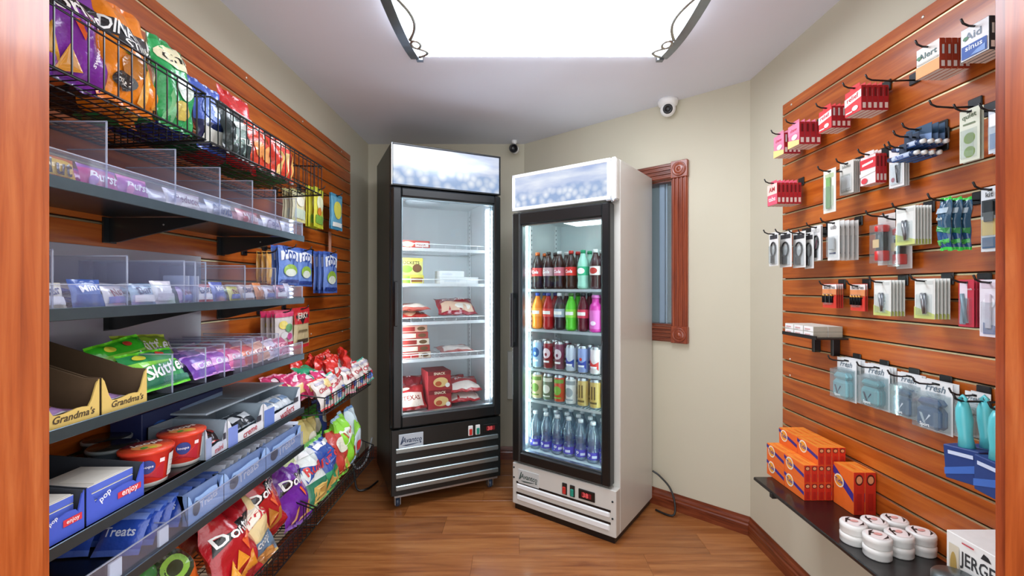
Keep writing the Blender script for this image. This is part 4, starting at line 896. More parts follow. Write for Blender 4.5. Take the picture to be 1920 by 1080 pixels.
obj('print', M().prints(plane((.0452, -.17, 0), (0, .34, 0), (0, 0, .13)), [('e', .18, .45, .12, .28, '#2f62b8'), ('t', 'Sandwich', .18, .45, .18, '#eef2fa'), ('r', .35, .3, .95, .7, '#16204a'), ('p', [(.4, .72), (.98, .8), (.98, .9), (.4, .84)], '#7f98b8')], .34, .13), carton_o)
carton_o.location = (-1.085, 1.40, z + .001)
for k, (a, b, c) in enumerate(((1.235, 1.325, '#c8ccd8'), (1.33, 1.515, '#e4e6ea'), (1.52, 1.775, '#e8eaf0'))):
    tray(('pale grey snack tray beside the farther red cup', 'white snack tray with blue corner, middle of fourth shelf', 'long white snack tray at the end of fourth shelf')[k], a, b, -1.03, -.868, z, .085, .092, c, '#8a98a4', None,
         [('r', 0, .02, 1, .3, c), ('r', .0, .0, .25, .7, ('#9aa6c8', '#7f92d8', '#6a86d0')[k]), ('t', ('mini', 'creme', 'wafers')[k], .6, .18, .4, '#b84a54', .1), ('r', .78, .4, .92, .62, '#3a3a44')], lowf=.36)
    for q in range(2 + k):
        chip(f'{("dark chocolate", "black and white", "cream coloured")[k]} snack packet, {ORN[q]} inside the {("pale grey", "middle white", "long white")[k]} tray', a + .045 + .055 * q, -.885, z + .03, .075, .08, .03, 70, (('#3a2a2a', '#23262c', '#cfd4d8')[k], ('#b83a34', '#8f98a0', '#a8b4c0')[k]), [('r', .2, .3, .8, .6, ('#a83a34', '#c8ccd0', '#7f98b8')[k])], 90, 0, .8, 'snack packet', 'snack_packet', 'snack packets in the white trays')
    if k: tag(obj('tray_lid', M().box((-1.12, a, z + .098), (-.93, b, z + .104), C('#aebcc8'), .002)), ('blue grey card flap above the middle white tray', 'blue grey card flap above the long white tray')[k - 1], 'card flap')
# lowest shelf: treat packets filed along the shelf
z = SH[4]; first = None; G = 'blue cereal treat packets filed on the lowest shelf'
for j in range(2):
    for i in range(17):
        y = 1.03 + i * .045 + .006 * math.sin(i * 5 + j * 2); x = -1.055 + .115 * j; pale = j == 1 and i > 5
        lb = f'blue treat packet, {ORN[i]} from the doorway end in the {("back", "front")[j]} file'
        if first is None or i == 0 or (j == 1 and i == 6):
            first = bag('treat_packet', lb, 'treat packet', .105, .10, .026, ('#9fb8ea', '#dfe6f6') if pale else ('#2f52b8', '#5a7ad8'), [('r', .05, .7, .95, .9, '#e2e8f6'), ('t', 'Treats', .5, .45, .7, '#f4f6fc', .1), ('e', .7, .25, .2, .14, '#b8ccf0')] if pale else [('r', .05, .75, .95, .9, '#7f9ae6'), ('t', 'Treats', .5, .5, .7, '#dfe6fa')], G, (x, y, z + .004), (math.radians(-34), 0, math.radians(6)), 10, 8, .7)
        else: dup(first, (x, y, z + .004), (math.radians(-34 + 4 * math.sin(i * 7 + j)), 0, math.radians(6 + 5 * math.sin(i * 3 + j))), lb)
for k, (a, b) in enumerate(((1.17, 1.31), (1.315, 1.53), (1.535, 1.78))):
    tray(('pale blue treat tray, nearest of three on the lowest shelf', 'pale blue treat tray, middle of three on the lowest shelf', 'pale blue treat tray, farthest of three on the lowest shelf')[k], a, b, -.885, -.868, z, .08, .082, '#9dbbe8', '#7a92c0', None,
         [('t', 'Treats', .55, .5, .5, '#f2f6fc', .1), ('e', .2, .45, .1, .25, '#3a3f52')], lowf=.8)
for k, y in enumerate((1.07, .94)):
    tag(obj('price_clip', M().box((-.869, y, z + .004), (-.863, y + .03, z + .045), C('#e4e8ee', 'plastic'), .001)), ('small white tag behind the lowest shelf guard by blue packets', 'small white tag behind the lowest shelf guard near the doorway')[k], 'tag')
# ------------------------------------------------------------------ hooks and hung goods
hk = C('#1c1d20', 'wire')
def hook(label, side, y, z, reach):
    """peg hook: plate on the slats, rod into the room with an upturned tip; side = +1 left panel, -1 right panel"""
    X = SL if side > 0 else SR
    t = thing('peg_hook', label, 'hook', (X, y, z), group='black peg hooks')
    obj('plate', M().box((side * .0005, -.019, -.012), (side * .006, .019, .024), hk, .002), t)
    obj('rod', M().tube([(side * .004, 0, 0), (side * reach * .5, 0, -.003), (side * (reach - .02), 0, 0), (side * (reach - .006), 0, .006), (side * reach, 0, .018)], .0028, hk, 6), t)
    return t
def place(xl, xm, xr, yt, yb, g, side):
    """real position of a row of hung goods measured from its outline: g = gap between the last one and the panel"""
    X = (SR if side < 0 else -SL) - g; s = -side
    yn = X * FPX / (s * (xr - CX)); xf = s * (xm - CX) * yn / FPX; yf = xf * FPX / (s * (xl - CX))
    return yn, yf, xf, EYE - (yt - CY) * yn / FPX, EYE - (yb - CY) * yn / FPX
def hang(make, desc, n, px, side=-1, g=.025, thick=None, tab=.0, group=None, yawj=.0, hooklab=None, Wmax=None, where='on its hook', rodup=.006, drop=0):
    """n like goods one behind the other on a hook; make(W, H, T) builds the front one with its hang hole at the origin, front to -y"""
    yn, yf, xf, zt, zb = place(*px, g, side)
    W = yf - yn; 
    if Wmax and W > Wmax: W = Wmax
    yc = yn + W / 2; H = zt - zb; X = (SR if side < 0 else -SL) - g
    step = (X - xf) / n if n > 1 else 0
    T = thick or (step * .94 if n > 1 else .012); s = 1 if side < 0 else -1
    rz = math.radians(90 * side); o = make(W, H, T)
    for k in range(n):
        x = s * (xf + step * k); r = (0, 0, rz + yawj * math.sin(k * 2.3 + yn * 9)); lb = f'{desc}, {ORD[k]} of {n} {where}' if n > 1 else desc
        if k == 0: o.location = (x, yc, zt); o.rotation_euler = r; tag(o, lb, o['category'], group)
        else: dup(o, (x, yc, zt), r, lb, group)
    hook(hooklab or 'black peg hook carrying the ' + desc, side, yc, zt - rodup, X + g - xf + .035)
    return o
# makers: local frame with top centre at the origin, goods hang to -H, front face at y = 0, thickness to +y
def mk_box(name, cat, front, side, prints, tab=True, bottom='#efe9e2'):
    def f(W, H, T):
        o = tag(obj(name, M().box((-W / 2, 0, -H), (W / 2, T, -.012 if tab else 0), C(side), .0012, cols={'-y': C(front), '-z': C(bottom)})), '', cat)
        obj('print', M().prints(frontf(W, H - .012, -.0003, -H), prints, W, H), o)
        # printed spine on the end that looks at the doorway
        obj('spine_print', M().prints(plane((W / 2 + .0003, 0, -H), (0, T, 0), (0, 0, H - .012)), [('r', .05, .03, .95, .97, side), ('r', .2, .08, .8, .3, '#f0e2dc'), ('r', .3, .55, .7, .9, '#6a1418' if side.startswith(('#b', '#c', '#8', '#9', '#7')) else '#d0d0d0')], T, H), o)
        obj('spine_print', M().prints(plane((-W / 2 - .0003, T, -H), (0, -T, 0), (0, 0, H - .012)), [('r', .05, .03, .95, .97, side), ('r', .2, .08, .8, .3, '#f0e2dc')], T, H), o)
        if tab: obj('hang_tab', M().box((-W * .3, T * .4, -.014), (W * .3, T * .4 + .0008, .004), C(front)), o)
        return o
    return f
def mk_card(name, cat, cardc, edgec, prints, contents=None, blister=(.12, .06, .88, .62), bd=.014, bmat=None, wide=1.0):
    """backing card with a clear blister over its contents; contents(W, H, T, mesh-adder)"""
    def f(W, H, T):
        T2 = .0016; yb = min(bd, max(.004, T - .002))
        o = tag(obj(name, M().box((-W / 2, yb, -H), (W / 2, yb + T2, 0), C(cardc), .0004, cols={'+y': C(edgec), '+x': C(edgec), '-x': C(edgec)})), '', cat)
        obj('print', M().prints(frontf(W, H, yb - .0003, -H), list(prints), W, H), o)
        obj('hang_hole', M().box((-W * .12, yb - .0008, -.011), (W * .12, yb + T2 + .0006, -.005), C('#242424', 'plastic')), o)
        if contents:
            for nm, m in contents(W, H, yb): obj(nm, m, o)
        if blister:
            u0, v0, u1, v1 = blister; x0, x1 = (u0 - .5) * W, (u1 - .5) * W; z0, z1 = -H + v0 * H, -H + v1 * H; e = min(W, H) * .06
            bm = bmat or clear('blister', '#f6f9fa', .12, .06, '#e8ecec', fres=.14)
            m = M()
            m.box((x0 + e, 0, z0 + e), (x1 - e, .0006, z1 - e), bm)
            for a, b, c2, d in ((x0 + e, z0 + e, x1 - e, z0 + e), (x1 - e, z0 + e, x1 - e, z1 - e), (x1 - e, z1 - e, x0 + e, z1 - e), (x0 + e, z1 - e, x0 + e, z0 + e)):
                q = lambda x, z: (x0 if x < 0 else x1, z0 if abs(z - (z0 + e)) < 1e-6 else z1)
                p, r = q(a, b), q(c2, d); m.add([(a, 0, b), (c2, 0, d), (r[0], yb - .0005, r[1]), (p[0], yb - .0005, p[1])], [(0, 1, 2, 3)], bm)
            obj('blister', m, o)
        return o
    return f
steel = C('#a9adb2', 'metal')
def capsule(cx, cz, w2, h2, y0, y1, mat, bev=.3):
    return M().box((cx - w2, y0, cz - h2), (cx + w2, y1, cz + h2), mat, min(w2, h2, (y1 - y0)) * bev)
def clip_contents(W, H, yb):
    a = M().tube([(-W * .1, yb * .45, -H * .36), (-W * .02, yb * .45, -H * .55), (W * .06, yb * .45, -H * .88)], [.003, .006, .0045], steel, 8)
    b = M().tube([(W * .08, yb * .4, -H * .36), (W * .13, yb * .3, -H * .58), (W * .1, yb * .4, -H * .86)], [.003, .005, .004], C('#7d8288', 'metal'), 8)
    return [('clipper', a), ('lever', b)]
# --- medicine boxes, top rows
red_p = [('p', [(0, .4), (1, .55), (1, .85), (0, .72)], '#f4e8e6'), ('t', 'relief', .5, .66, .7, '#c22a30', .12), ('e', .65, .2, .18, .1, '#f4efe8'), ('r', .1, .08, .5, .14, '#f2dada')]
pink_p = [('r', 0, .55, 1, 1, '#e88aa8'), ('t', 'chew', .5, .75, .6, '#c2304a'), ('p', [(0, 0), (1, 0), (1, .2), (0, .35)], '#ecd88a'), ('e', .6, .4, .25, .12, '#f2e0e4')]
hang(mk_box('medicine_box', 'medicine', '#f0ece4', '#a83a22', [('t', 'Alert', .5, .8, .8, '#4a6a6a', 0), ('r', 0, 0, 1, .45, '#e8a868'), ('r', .05, .5, .95, .56, '#c8c4b8'), ('e', .15, .78, .1, .07, '#5a8a6a')], False), 'white fronted orange cold relief box under the top groove', 5, (1718, 1762, 1820, 70, 128), g=.03, group='cold relief boxes on one hook')
hang(mk_box('medicine_box', 'medicine', '#eeeef0', '#26313c', [('t', 'Aid', .45, .82, .6, '#7a8a9a'), ('e', .2, .78, .1, .07, '#5a8a6a'), ('r', .06, .06, .94, .52, '#2c58a8'), ('t', 'sinus', .5, .4, .6, '#e8eef8'), ('p', [(.4, .1), (.9, .06), (.9, .3), (.6, .22)], '#7fa0d8')], False), 'white and blue sinus relief box by the door frame', 4, (1801, 1855, 1905, 28, 92), g=.03, group='sinus relief boxes on one hook')
hang(mk_box('medicine_box', 'medicine', '#d8343a', '#b0202a', red_p), 'slim red pain relief box in the largest red row', 5, (1584, 1615, 1667, 152, 206), group='red pain relief boxes on the widest hook')
hang(mk_box('medicine_box', 'medicine', '#d8383c', '#ac1e28', red_p), 'slim red pain relief box in the smaller red row', 4, (1535, 1559, 1596, 192, 239), group='red pain relief boxes on the next hook')
hang(mk_box('medicine_box', 'medicine', '#e07a98', '#b42430', pink_p), 'pink fronted stomach relief box in the upper pink row', 4, (1478, 1499, 1540, 222, 270), group='pink stomach relief boxes, upper row')
hang(mk_box('medicine_box', 'medicine', '#e088a4', '#ae2030', pink_p), 'pink fronted stomach relief box near the panel edge', 4, (1451, 1470, 1502, 243, 288), group='pink stomach relief boxes near the edge')
hang(mk_box('medicine_box', 'medicine', '#e05a72', '#b8222e', [('r', 0, .5, 1, 1, '#f0d0c4'), ('t', 'tabs', .5, .3, .7, '#f6e6e6'), ('t', 'AM', .5, .75, .6, '#b8343a')]), 'short coral red tablet box under the pink rows', 6, (1439, 1457, 1503, 337, 382), group='short red tablet boxes')
# --- second row
def brush_c(W, H, yb): return [('brush', capsule(0, -H * .55, W * .16, H * .36, yb * .2, yb * .8, C('#7fae6a', 'plastic')))]
hang(mk_card('toothbrush_pack', 'toothbrush', '#ece9dc', '#8a8c84', [('r', .15, .8, .85, .9, '#b9c8a0'), ('r', .2, .15, .8, .6, '#d8e0c4')], brush_c), 'single narrow white and green toothbrush pack', 1, (1539, 1562, 1565, 313, 396), g=.10)
hang(mk_card('razor_pack', 'razor', '#d9d7ce', '#6e6c66', [('t', 'blades', .5, .86, .6, '#8a8a84'), ('r', .15, .1, .85, .55, '#f2f2ee'), ('r', .3, .2, .7, .45, '#a8b0b4')], lambda W, H, yb: [('blade_case', capsule(0, -H * .65, W * .3, H * .2, yb * .1, yb * .8, C('#e9ecec', 'plastic')))]), 'grey white razor blade card, second from the narrow toothbrush', 4, (1572, 1598, 1613, 298, 360), group='razor blade cards')
hang(mk_box('tablet_box', 'medicine', '#e6dcd8', '#c0272f', [('r', 0, .55, 1, .9, '#d6303a'), ('p', [(.15, .66), (.85, .72), (.85, .8), (.15, .74)], '#f6ece8'), ('p', [(.0, .3), (1, .4), (1, .5), (.0, .42)], '#f2f0ec'), ('e', .3, .15, .2, .1, '#d6404a')]), 'red and white antacid card beside the blade cards', 3, (1613, 1642, 1663, 280, 342), group='red antacid boxes')
hang(mk_card('shaver_pack', 'razor', '#e0dedb', '#84857f', [('r', .1, .08, .9, .6, '#f0efec'), ('t', 'shave', .4, .75, .5, '#b8484a'), ('p', [(.55, .12), (.75, .12), (.8, .6), (.65, .6)], '#4a4a4c'), ('e', .3, .2, .12, .06, '#b8343c')], lambda W, H, yb: [('shaver', M().tube([(W * .05, yb * .5, -H * .45), (W * .16, yb * .5, -H * .9)], .004, C('#3a3a3c', 'plastic')))]), 'white disposable shaver card under the toothpaste tubes', 3, (1664, 1692, 1706, 272, 347), group='disposable shaver cards')
def mk_tube(W, H, T):
    R = min(.016, T * .47); zc = -H * .55
    o = tag(obj('toothpaste_tube', M().tube([(-W * .48, R, zc + .004), (-W * .3, R, zc), (W * .32, R, zc), (W * .4, R, zc)], [R * .7, R * .95, R, R * .8], C('#1f3a66', 'plastic'), 14)), '', 'toothpaste')
    obj('cap', M().tube([(W * .4, R, zc), (W * .5, R, zc)], [R * .72, R * .66], C('#e9ecec', 'plastic'), 14), o)
    obj('sleeve_print', M().prints(lambda u, v, off=0: Vector((-W * .28 + W * .58 * u, R - (R * 1.02 + off) * math.cos((v - .5) * 2), zc + (R * 1.02 + off) * math.sin((v - .5) * 2))), [('r', 0, 0, 1, 1, '#b8c6dc'), ('t', 'Paste', .45, .55, .5, '#2c4a94'), ('r', 0, 0, 1, .2, '#2f5a9a')], W * .58, R * 2, True), o)
    obj('hang_tab', M().box((-W * .12, R - .0005, zc + R * .9), (W * .12, R + .0005, .004), C('#22324a')), o)
    return o
hang(mk_tube, 'navy toothpaste tube with white cap, upper row', 4, (1668, 1728, 1785, 240, 282), g=.03, group='navy toothpaste tubes', where='from the room side')
hang(mk_tube, 'navy toothpaste tube with white cap, lower row', 4, (1660, 1716, 1772, 262, 303), g=.045, group='navy toothpaste tubes', where='from the room side')
hang(mk_card('toothpaste_card', 'toothpaste', '#2a4a68', '#1d3148', [('p', [(0, .2), (1, 0), (1, .4), (0, .7)], '#7f9cc8')], None, None), 'dark blue folded toothpaste card above the tubes', 3, (1690, 1738, 1775, 228, 262), g=.03, group='toothpaste cards')
def plug_c(W, H, yb):
    return [('ear_plug', M().lathe([(.015, 0), (.0165, -.006), (.012, -.011), (.001, -.012)], C('#bdf02c', 'plastic'), 20, T=Matrix.Translation((0, yb, -H * q)) @ Matrix.Rotation(-PI / 2, 4, 'X') @ Matrix.Scale(-1, 4, (0, 0, 1)))) for q in (.56, .82)]
hang(mk_card('earplug_card', 'earplugs', '#d9dcc8', '#a8b0a4', [('t', 'quiet', .5, .85, .7, '#5a6a4a', .1), ('r', .2, .7, .8, .73, '#6a7a5a')], plug_c), 'pale card with two lime green round ear plugs', 2, (1794, 1832, 1846, 196, 297), g=.05, group='ear plug cards')
hang(mk_card('bandage_card', 'bandages', '#cfd6de', '#7c8898', [('r', .1, .1, .9, .45, '#8aa0c0'), ('r', .1, .6, .9, .9, '#f0f0f0')]), 'blue white first aid card beside the door frame', 3, (1846, 1880, 1908, 196, 280), g=.05, group='first aid cards')
# --- third row
def comb_c(W, H, yb): return [('cable', M().tube([(W * .25 * math.cos(a) + W * .05, yb * .5, -H * .5 + H * .2 * math.sin(a)) for a in [k * .5 for k in range(22)]], .0032, C('#1d1d1f', 'plastic'), 6)), ('plug', capsule(0, -H * .8, W * .16, H * .12, yb * .1, yb * .8, C('#202022', 'plastic')))]
blk_p = [('r', .1, .8, .9, .92, '#3a3a3e'), ('r', .12, .05, .88, .5, '#c8c8c6')]
for k, (a, b, c, t, u) in enumerate(((1438, 1455, 1464, 434, 498), (1457, 1480, 1485, 432, 500), (1482, 1506, 1512, 432, 501), (1504, 1521, 1527, 434, 503))):
    hang(mk_card('cable_card', 'phone cable', '#e2e2de', '#3a3a3c', blk_p, comb_c), f'{ORN[k]} black and white phone cable card from the panel edge', 1, (a, b, c, t, u), g=.13 - .02 * k, Wmax=.085)
hang(mk_card('cable_card', 'phone cable', '#eceae8', '#8f8f8c', [('p', [(.2, .1), (.4, .1), (.7, .6), (.55, .6)], '#c04a6a'), ('r', .1, .8, .9, .9, '#d0d0cc')], comb_c), 'white cable card with a pink streak', 2, (1519, 1537, 1543, 421, 488), g=.05, group='white cable cards with pink streak')
hang(mk_card('charger_card', 'charger', '#eceae6', '#8a8880', [('r', .15, .16, .7, .2, '#3a3e6a'), ('t', 'usb', .5, .85, .5, '#8a8a8a')], lambda W, H, yb: [('adapter', capsule(0, -H * .58, W * .22, H * .16, yb * .1, yb * .85, C('#c9cacb', 'plastic')))]), 'white charger card in the long grey edged row', 5, (1545, 1567, 1611, 412, 487), group='white charger cards')
def lamp_c(W, H, yb):
    r = min(W * .32, .02); T = Matrix.Translation((0, yb - r * .75, 0)); z = lambda q: -H * q
    return [('red_head', M().lathe([(r * .7, z(.36)), (r, z(.34)), (r, z(.24)), (r * .8, z(.22))], C('#d8241e', 'plastic'), 18, T=T)), ('black_barrel', M().lathe([(r * .82, z(.72)), (r * .82, z(.36))], C('#1d1d1f', 'plastic'), 18, T=T)),
            ('red_tail', M().lathe([(r * .9, z(.92)), (r, z(.9)), (r, z(.73)), (r * .82, z(.72))], C('#d02420', 'plastic'), 18, T=T)), ('tag_print', M().box((-W * .2, yb - r * 1.7, z(.66)), (W * .15, yb - r * 1.62, z(.5)), C('#e2c89a')))]
for k, (a, b, c, t, u) in enumerate(((1627, 1659, 1666, 398, 496), (1661, 1690, 1698, 404, 503))):
    hang(mk_card('torch_pack', 'flashlight', '#d6cfca', '#9c9a94', [('r', .1, .85, .9, .93, '#c8c4be'), ('p', [(.05, .3), (.3, .1), (.3, .5)], '#e0a0a0')], lamp_c, (.04, .02, .96, .82), .034), ('red and black torch pack, nearer the panel edge', 'red and black torch pack beside the clipper cards')[k], 1, (a, b, c, t, u), g=.07 - .03 * k, thick=.04)
clp = [('r', .05, .02, .95, .97, '#e6e8e2'), ('r', .08, .86, .92, .94, '#cfd2cc'), ('p', [(0, 0), (1, 0), (1, .12), (0, .3)], '#c6d07a')]
hang(mk_card('nail_clipper_card', 'nail clipper', '#edeee8', '#8f9086', clp, clip_contents), 'white nail clipper card with green base, beside torch packs', 6, (1676, 1712, 1748, 384, 457), group='nail clipper cards, upper row')
def mk_pouch(W, H, T):
    D = min(.04, T)
    b = bag('travel_pouch', '', 'tissue pouch', W * .98, H, D, ('#2c5a7a', '#3fd04a', '#24548a'), [('p', [(0, .35), (1, .3), (1, .42), (0, .5)], '#3f9a5a'), ('p', [(0, .08), (1, .14), (1, .22), (0, .2)], '#4ac05a'), ('r', .1, .7, .9, .8, '#b8d0e0'), ('t', 'fresh', .5, .6, .6, '#dfeee6')], crump=1.3)
    for v in b.data.vertices: v.co.z -= H; v.co.y += D * .5
    for ch in b.children:
        for v in ch.data.vertices: v.co.z -= H; v.co.y += D * .5
    return b
hang(mk_pouch, 'blue and green soft pouch with bright green top', 3, (1750, 1776, 1832, 368, 468), g=.03, group='blue and green pouches', yawj=.12)
hang(mk_card('travel_kit_card', 'travel kit', '#d8dde0', '#8a949c', [('r', .05, .55, .95, .8, '#2c3438'), ('r', .05, .25, .95, .5, '#e0c070'), ('r', .1, .05, .9, .22, '#4a6a8a'), ('t', 'kit', .5, .88, .4, '#4a4a4a')], lambda W, H, yb: [('clip_tool', capsule(0, -H * .38, W * .25, H * .16, yb * .1, yb * .9, C('#23292c', 'plastic')))]), 'navy and yellow travel kit card beside the door frame', 2, (1833, 1868, 1885, 346, 470), g=.06, group='travel kit cards')
# --- fourth row
def batt_c(n):
    def f(W, H, yb):
        r = min(W * .5 / n * .75, .006); out = []
        for k in range(n):
            x = -W * .32 + W * .56 * k / max(1, n - 1); T = Matrix.Translation((x, yb - r, 0))
            out.append(('battery', M().lathe([(r, -H * .78), (r, -H * .5), (r, -H * .44), (r * .4, -H * .435), (r * .4, -H * .42)], C('#222428', 'metal'), 12, T=T, mats=[C('#24262a', 'metal'), C('#b8803c', 'metal'), C('#b8803c', 'metal'), steel])))
        return out
    return f
bp = [('r', 0, .78, 1, .98, '#f0ece8'), ('t', 'Batteries', .5, .86, .8, '#3a2a2a'), ('r', 0, .55, 1, .78, '#e0905a'), ('p', [(.55, 0), (1, 0), (1, .55), (.75, .4)], '#d83a2c')]
hang(mk_card('battery_card', 'batteries', '#d8402c', '#4a2a26', bp, batt_c(3), (.05, .12, .75, .62)), 'red battery card with small cells, nearer the panel edge', 4, (1540, 1566, 1582, 532, 578), group='red battery cards near the edge')
hang(mk_card('battery_card', 'batteries', '#d8402c', '#6a2a22', bp, batt_c(4), (.05, .12, .75, .62)), 'red battery card with four cells, beside the clipper cards', 2, (1592, 1620, 1628, 532, 584), group='red battery cards with four cells')
hang(mk_card('nail_clipper_card', 'nail clipper', '#eeefe8', '#8c8e84', clp, clip_contents), 'white nail clipper card, middle row next to batteries', 5, (1634, 1666, 1698, 525, 593), group='nail clipper cards next to batteries')
hang(mk_card('nail_clipper_card', 'nail clipper', '#f0f0ea', '#8c8e84', clp, clip_contents), 'larger nail clipper card, middle row near pink packs', 5, (1710, 1748, 1783, 522, 599), group='larger nail clipper cards')
hang(mk_card('razor_card', 'razor', '#c8364a', '#a81f30', [('r', .1, .6, .6, .95, '#e6d8e2'), ('p', [(.1, .05), (.5, .05), (.6, .6), (.2, .6)], '#8aa0ae'), ('t', 'smooth', .6, .8, .6, '#f4e4ea')], lambda W, H, yb: [('razor_handle', M().tube([(-W * .2, yb * .5, -H * .3), (W * .05, yb * .5, -H * .92)], .005, C('#7d97a4', 'plastic')))]), 'crimson razor card with grey handle near door frame', 4, (1793, 1822, 1846, 524, 614), group='crimson razor cards')
hang(mk_card('razor_card', 'razor', '#e6dfe8', '#b8aab8', [('r', .1, .85, .9, .95, '#d8c8d4'), ('p', [(.2, .05), (.8, .05), (.8, .2), (.2, .25)], '#8a92b4'), ('e', .5, .6, .3, .1, '#f2eef4')], lambda W, H, yb: [('razor_handle', capsule(0, -H * .55, W * .14, H * .3, yb * .1, yb * .8, C('#dcd2de', 'plastic')))]), 'tall white and lilac razor card beside the door frame', 3, (1832, 1870, 1890, 524, 634), g=.04, group='lilac razor cards')
# double hook left empty below the top groove
hook('empty black peg hook with upturned tip under the top groove', -1, 1.405, 2.02, .16)
hook('empty black peg hook above the ear plug cards', -1, 1.22, 1.86, .13)
# --- little gum shelf
yg0, yg1 = 1.70, 1.92; zg = 1.168
t = thing('gum_shelf', 'small black shelf bracket holding white gum boxes', 'shelf', (SR, 1.80, zg))
obj('tray', M().box((-.125, -.115, -.006), (-.002, .10, 0), hk, .001).box((-.127, -.115, -.006), (-.123, .10, .008), hk), t)
for y in (-.07, .04): obj('bracket', M().box((-.03, y, -.075), (-.001, y + .016, -.004), hk, .002), t)
for j in range(2):
    for i in range(3):
        for k in range(2):
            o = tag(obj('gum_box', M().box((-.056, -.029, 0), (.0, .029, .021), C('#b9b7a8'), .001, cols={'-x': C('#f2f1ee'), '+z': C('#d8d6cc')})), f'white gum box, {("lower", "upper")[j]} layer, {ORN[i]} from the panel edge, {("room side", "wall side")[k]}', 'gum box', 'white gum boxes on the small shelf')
            obj('print', M().prints(plane((-.0563, .029, 0), (0, -.058, 0), (0, 0, .021)), [('r', .15, .3, .7, .55, '#d8a8a4'), ('r', .1, .1, .5, .2, '#c8c8c4')], .058, .021), o)
            o.location = (SR - .066 + .058 * k, 1.858 - .0605 * i, zg + .0005 + .0215 * j)
# --- bottle-shaped packs, fifth row
white = '#e8eaea'
def deo(col, dark):
    def c(W, H, yb):
        w2 = W * .36; body = M()
        body.box((-w2, yb * .05, -H * .93), (w2, yb * .85, -H * .50), C(col, 'plastic'), w2 * .3)
        cap = M().box((-w2 * .97, yb * .08, -H * .50), (w2 * .97, yb * .82, -H * .34), C(col, 'plastic'), w2 * .55)
        pr = M().prints(frontf(w2 * 1.7, H * .36, yb * .05 - .0005, -H * .9), [('p', [(.2, .75), (.35, .75), (.55, .2), (.42, .2)], dark), ('p', [(.5, .3), (.8, .7), (.72, .75)], dark), ('t', 'Sport', .5, .12, .5, '#eef4f6')], w2 * 1.7, H * .36)
        return [('stick_body', body), ('stick_cap', cap), ('print', pr)]
    return c
dp = [('t', 'Fresh', .5, .86, .6, '#6a7a86', 0, .3), ('r', .2, .74, .8, .77, '#c0c8cc')]
for k, (px, n, cc, dk, d) in enumerate((((1553, 1588, 1612, 676, 757), 3, '#8fcbd4', '#1f3050', 'aqua deodorant stick pack nearest the panel edge'), ((1603, 1649, 1668, 690, 774), 3, '#86c6cc', '#1f3050', 'aqua deodorant stick pack next to the navy ones'), ((1663, 1708, 1722, 706, 792), 2, '#2f5880', '#dfe8f2', 'navy deodorant stick pack beside the aqua ones'), ((1705, 1764, 1788, 722, 820), 2, '#3a6590', '#dfe8f2', 'navy deodorant stick pack beside the turquoise brushes'))):
    hang(mk_card('deodorant_pack', 'deodorant', white, '#b9c4c4', dp, deo(cc, dk), (.03, .02, .97, .76), .034, clear('pack_shell', '#f2f7f8', .15, .10, '#e4eaec', fres=.16)), d, n, px, g=.03, group=d.replace(' pack', ' packs'), thick=.036)
# --- turquoise brushes in navy sleeves
def mk_brush(W, H, T):
    r = .016; tq = C('#5cc4cc', 'plastic'); zt = -.02
    o = tag(obj('hair_brush', M().tube([(0, 0, -.004), (0, -.002, -.02), (.002, -.004, -.045), (0, -.002, -.08), (0, 0, -.112)], [.009, .0135, .0155, .0125, .016], tq, 14)), '', 'hair brush')
    obj('hang_loop', M().tube([(0, 0, -.01), (-.006, 0, .004), (0, 0, .01), (.006, 0, .004), (0, 0, -.008)], .004, tq, 8), o)
    h = H - .108
    s = obj('sleeve', M().box((-.036, -.02, -H), (.036, .02, -.108), C('#1f3a78'), .002, cols={'+x': C('#16244e')}), o)
    obj('print', M().prints(frontf(.072, h, -.0203, -H), [('p', [(0, .1), (1, .4), (1, .62), (0, .3)], '#3d68b8'), ('r', .15, .75, .85, .86, '#c8d4ec')], .072, h), s)
    obj('barcode_print', M().prints(plane((.0363, -.02, -H), (0, .04, 0), (0, 0, h)), [('r', .2, .55, .75, .85, '#e8e8e8'), ('r', .25, .6, .7, .63, '#23262c'), ('r', .25, .68, .7, .7, '#23262c'), ('r', .25, .75, .7, .78, '#23262c'), ('r', .4, .15, .55, .4, '#7f98c8')], .04, h), s)
    return o
yb = 1.07
for k, (x, y, d) in enumerate(((1.045, 1.035, 'front'), (1.09, 1.03, 'second'), (1.135, 1.03, 'third'))):
    o = mk_brush(.07, .186, .04); tag(o, f'turquoise hair brush in a navy sleeve, {d} from the room on its hook', 'hair brush', 'turquoise hair brushes'); o.location = (x, y, 1.098); o.rotation_euler = (0, math.radians(-4), math.radians(-80))
o = mk_brush(.07, .186, .04); tag(o, 'turquoise hair brush with teal label, half hidden by the door frame', 'hair brush', 'turquoise hair brushes'); o.location = (1.03, .945, 1.10); o.rotation_euler = (0, 0, math.radians(-100))
hook('black peg hook carrying the turquoise hair brushes', -1, 1.032, 1.096, .25)
hook('black peg hook at the door frame carrying one turquoise brush', -1, .945, 1.099, .26)
hang(mk_card('deodorant_pack', 'deodorant', white, '#b4bcbc', dp, deo('#9fb4b4', '#39464a'), (.03, .02, .97, .76), .034, clear('pack_shell', '#f2f7f8', .15, .10, '#e4eaec', fres=.16)), 'grey green deodorant pack behind the turquoise brushes', 2, (1786, 1822, 1845, 740, 826), g=.03, group='grey green deodorant packs', thick=.036)

